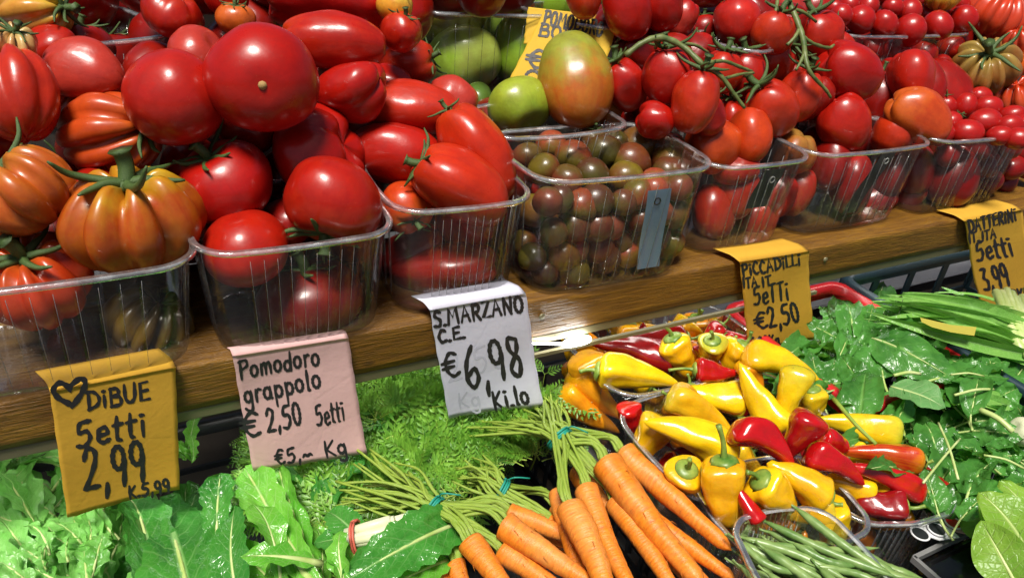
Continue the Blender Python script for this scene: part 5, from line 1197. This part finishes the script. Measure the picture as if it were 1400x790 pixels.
one(rt, (1175, 580), (1185, 505), 56, 'spinach', LSPIN, PALE, -.10, -.085, 14, curl=.7, wave=.2, fold=.1, crink=.12)
one(rt, (1290, 515), (1378, 512), 52, 'spinach', LSPIN, PALE, -.095, -.09, 14, curl=.5, wave=.15, fold=.2, pet=.03, crink=.08)
sbm = MB()
for (a, c, w) in (((1305, 540), (1358, 532), 6), ((1300, 512), (1345, 514), 4), ((1222, 513), (1258, 511), 7), ((1283, 578), (1310, 655), 5), ((1262, 660), (1312, 600), 5), ((1340, 560), (1385, 590), 12), ((1345, 622), (1400, 640), 5)):
    A, B = atZ(*a, -.078), atZ(*c, -.08); nseed[0] += 1; m_ = MB(); m_.tube(smooth_line([A, (A + B) / 2 + [0, 0, .003], B], 4), w / 3 * depth(A) / FPX, 7)
    link('spinach_stalk', m_.mesh('spinach_stalk', PALE), rt)
A, B, C_ = atZ(1140, 545, -.045), atZ(1170, 580, -.045), atZ(1198, 607, -.05)
m_ = MB(); m_.tube(smooth_line([A, B, C_], 4), [.0022, .002, .002, .0018, .0018, .0018, .0016, .0016, .0016], 7); link('loose_stalk', m_.mesh('loose_stalk', STALK), None, 'thin yellow green stalk lying across the long yellow pepper', 'stalk')
# spring onions / leeks
rt = empty('spring_onion_bunch', atZ(1230, 430, -.09), 'bunch of spring onions tied at their green tips, with a yellow paper band', 'spring onions')
for k in range(30):
    s = (k % 15) / 14; B = (1405 + rl.uniform(-8, 20), 492 - 55 * s + rl.uniform(-8, 8)); Tt = (1196 + rl.uniform(-8, 22) + (22 if s > .5 else 0), 418 - 8 * s + rl.uniform(-9, 22))
    one(rt, B, Tt, rl.uniform(9, 24), 'strap', LLEEK, PALE, -.10 + .014 * rl.random(), -.077 + .014 * rl.random(), rl.uniform(-60, 60), curl=rl.uniform(.1, .4), wave=.06, fold=.75, nu=18, nv=4)
q = basis(atZ(1222, 428, -.078), vec(-20, 0)); b = MB(); b.tube([q @ Vector((.022 * math.cos(a * .524), .012 * math.sin(a * .524), 0)) for a in range(13)], .0008, 6); link('tie', b.mesh('tie', CALYX), rt)
b = MB(); V = [atZ(x, y, -.062) for (x, y) in ((1258, 434), (1275, 438), (1300, 444), (1335, 447), (1332, 459), (1300, 454), (1274, 447), (1260, 440))]; b.add(V, [(0, 1, 6, 7), (1, 2, 5, 6), (2, 3, 4, 5)]); link('paper_band', b.mesh('paper_band', paper_mat('olive_yellow_paper', (.48, .42, .06))), rt)
rt = empty('spring_onion_bunch', atZ(1390, 430, -.09), 'pale spring onion stems below the right price tag', 'spring onions')
for k in range(8):
    A, B = atZ(1362 + k * 7, 400 + rl.uniform(-6, 10), -.085), atZ(1395 + k * 6, 478 + rl.uniform(-6, 10), -.085); m_ = MB(); m_.tube([A, (A + B) / 2, B], [.0055, .005, .0058], 10); link('stem', m_.mesh('stem', PALE), rt)
for k in range(8): one(rt, (1380, 520 + k * 7), (1310 + rl.uniform(-10, 30), 500 + k * 8), 18, 'strap', LLEEK, PALE, -.11, -.10, rl.uniform(-30, 30), curl=.3, wave=.03, fold=.4)
rt = empty('spring_onion_bunch', atZ(1330, 400, -.13), 'spring onion leaves in the dark back of the teal crate', 'spring onions')
for k in range(9): one(rt, (1400 + rl.uniform(-20, 20), 440 + rl.uniform(-20, 10)), (1290 + rl.uniform(-10, 50), 405 + rl.uniform(-12, 25)), 16, 'strap', LLEEK, PALE, -.12, -.11, rl.uniform(-40, 40), curl=.3, wave=.05, fold=.3)
# onion bulb at the right edge
V, F, U = fruit_mesh('round', h=.95, seed=5); c = atZ(1400, 590, -.09); o = link('onion_bulb', mesh('onion_bulb', V, F, WHITEST, U), None, 'white bulb cut by the right edge among the dark spinach', 'onion', None, None, basis(c, vec(150, 10), None, .015))
# pale lettuce bottom right
punnet((.565, -.395), (.74, -.395), .14, -.20, -.125, 'clear punnet holding the pale lettuce at the bottom right corner', PL_)
rt = head('lettuce_head', 'pale yellow green lettuce with rounded leaves at the bottom right corner', 'lettuce', (1405, 760), 12, 'spinach', LLET, PALE, (60, 100), (.7, 1.0), (70, 170), -.11, None, .04, 30, rib=.0014, crink=.05)
one(rt, (1400, 745), (1338, 672), 74, 'spinach', LLET, PALE, -.075, -.055, 10, curl=.8, wave=.1, fold=.25, rib=.0018, nu=20)
one(rt, (1425, 740), (1372, 655), 76, 'spinach', LLET, PALE, -.085, -.06, -14, curl=.8, wave=.12, fold=.2, rib=.0018, nu=20)
one(rt, (1390, 800), (1342, 712), 72, 'spinach', LLET, PALE, -.07, -.05, 30, curl=.7, wave=.1, fold=.2, rib=.0018, nu=20)
# card with circles and black tray
q = empty('printed_card', atZ(1290, 718, -.13), 'pink and white card with a red and two black circles beside the round punnet', 'card')
def plate(poly, z, th, m, name, par):
    A = [atZ(x, y, z) for x, y in poly]; n = len(A); b = MB(); b.add(A + [p - np.array([0, 0, th]) for p in A], [tuple(range(n)), tuple(range(n, 2 * n))[::-1]] + [(i, n + i, n + (i + 1) % n, (i + 1) % n) for i in range(n)]); return link(name, b.mesh(name, m, False), par)
PINKC = simple('pink_card', (.75, .4, .42), .5); WHC = simple('white_card', (.72, .72, .74), .5); REDC = simple('red_print', (.55, .01, .015), .4)
plate([(1268, 700), (1285, 702), (1320, 716), (1345, 706), (1350, 712), (1325, 730), (1290, 722)], -.1285, .0008, PINKC, 'base', q)
plate([(1255, 716), (1272, 708), (1300, 722), (1312, 734), (1285, 738), (1262, 730)], -.1275, .0008, WHC, 'base', q)
def disc(x, y, rx, z, m, name):
    c = atZ(x, y, z); rr = rx * depth(c) / FPX; b = MB(); b.add([c + rr * np.array([math.cos(a * .314), math.sin(a * .314), 0]) for a in range(20)], [tuple(range(20))]); link(name, b.mesh(name, m, False), q)
    b = MB(); b.tube([c + rr * np.array([math.cos(a * .314), math.sin(a * .314), 0]) for a in range(21)], rr * .12, 6); link(name + '_ring', b.mesh(name + '_ring', WHC), q)
disc(1303, 714, 11, -.1268, REDC, 'red_circle'); disc(1281, 723, 12, -.1258, BLACKP, 'black_circle'); disc(1258, 729, 12, -.1262, BLACKP, 'black_circle')
BG = simple('glossy_black_plastic', (.006, .006, .007), .12, 0, .4, .1)
q = link('black_tray', None, None, 'empty glossy black tray at the bottom right below the round punnet', 'tray')
b = MB(); b.box((.535, -.395, -.19), (.15, .2, .1)); o = link('body', b.mesh('body', BG, False), q); mo = o.modifiers.new('b', 'BEVEL'); mo.width = .012; mo.segments = 4
b = MB(); 
for (c_, d_) in (((.535, -.296, -.138), (.152, .004, .006)), ((.459, -.395, -.138), (.004, .2, .006)), ((.611, -.395, -.138), (.004, .2, .006))): b.box(c_, d_)
link('rim', b.mesh('rim', simple('grey_tray_rim', (.2, .2, .2), .3), False), q)
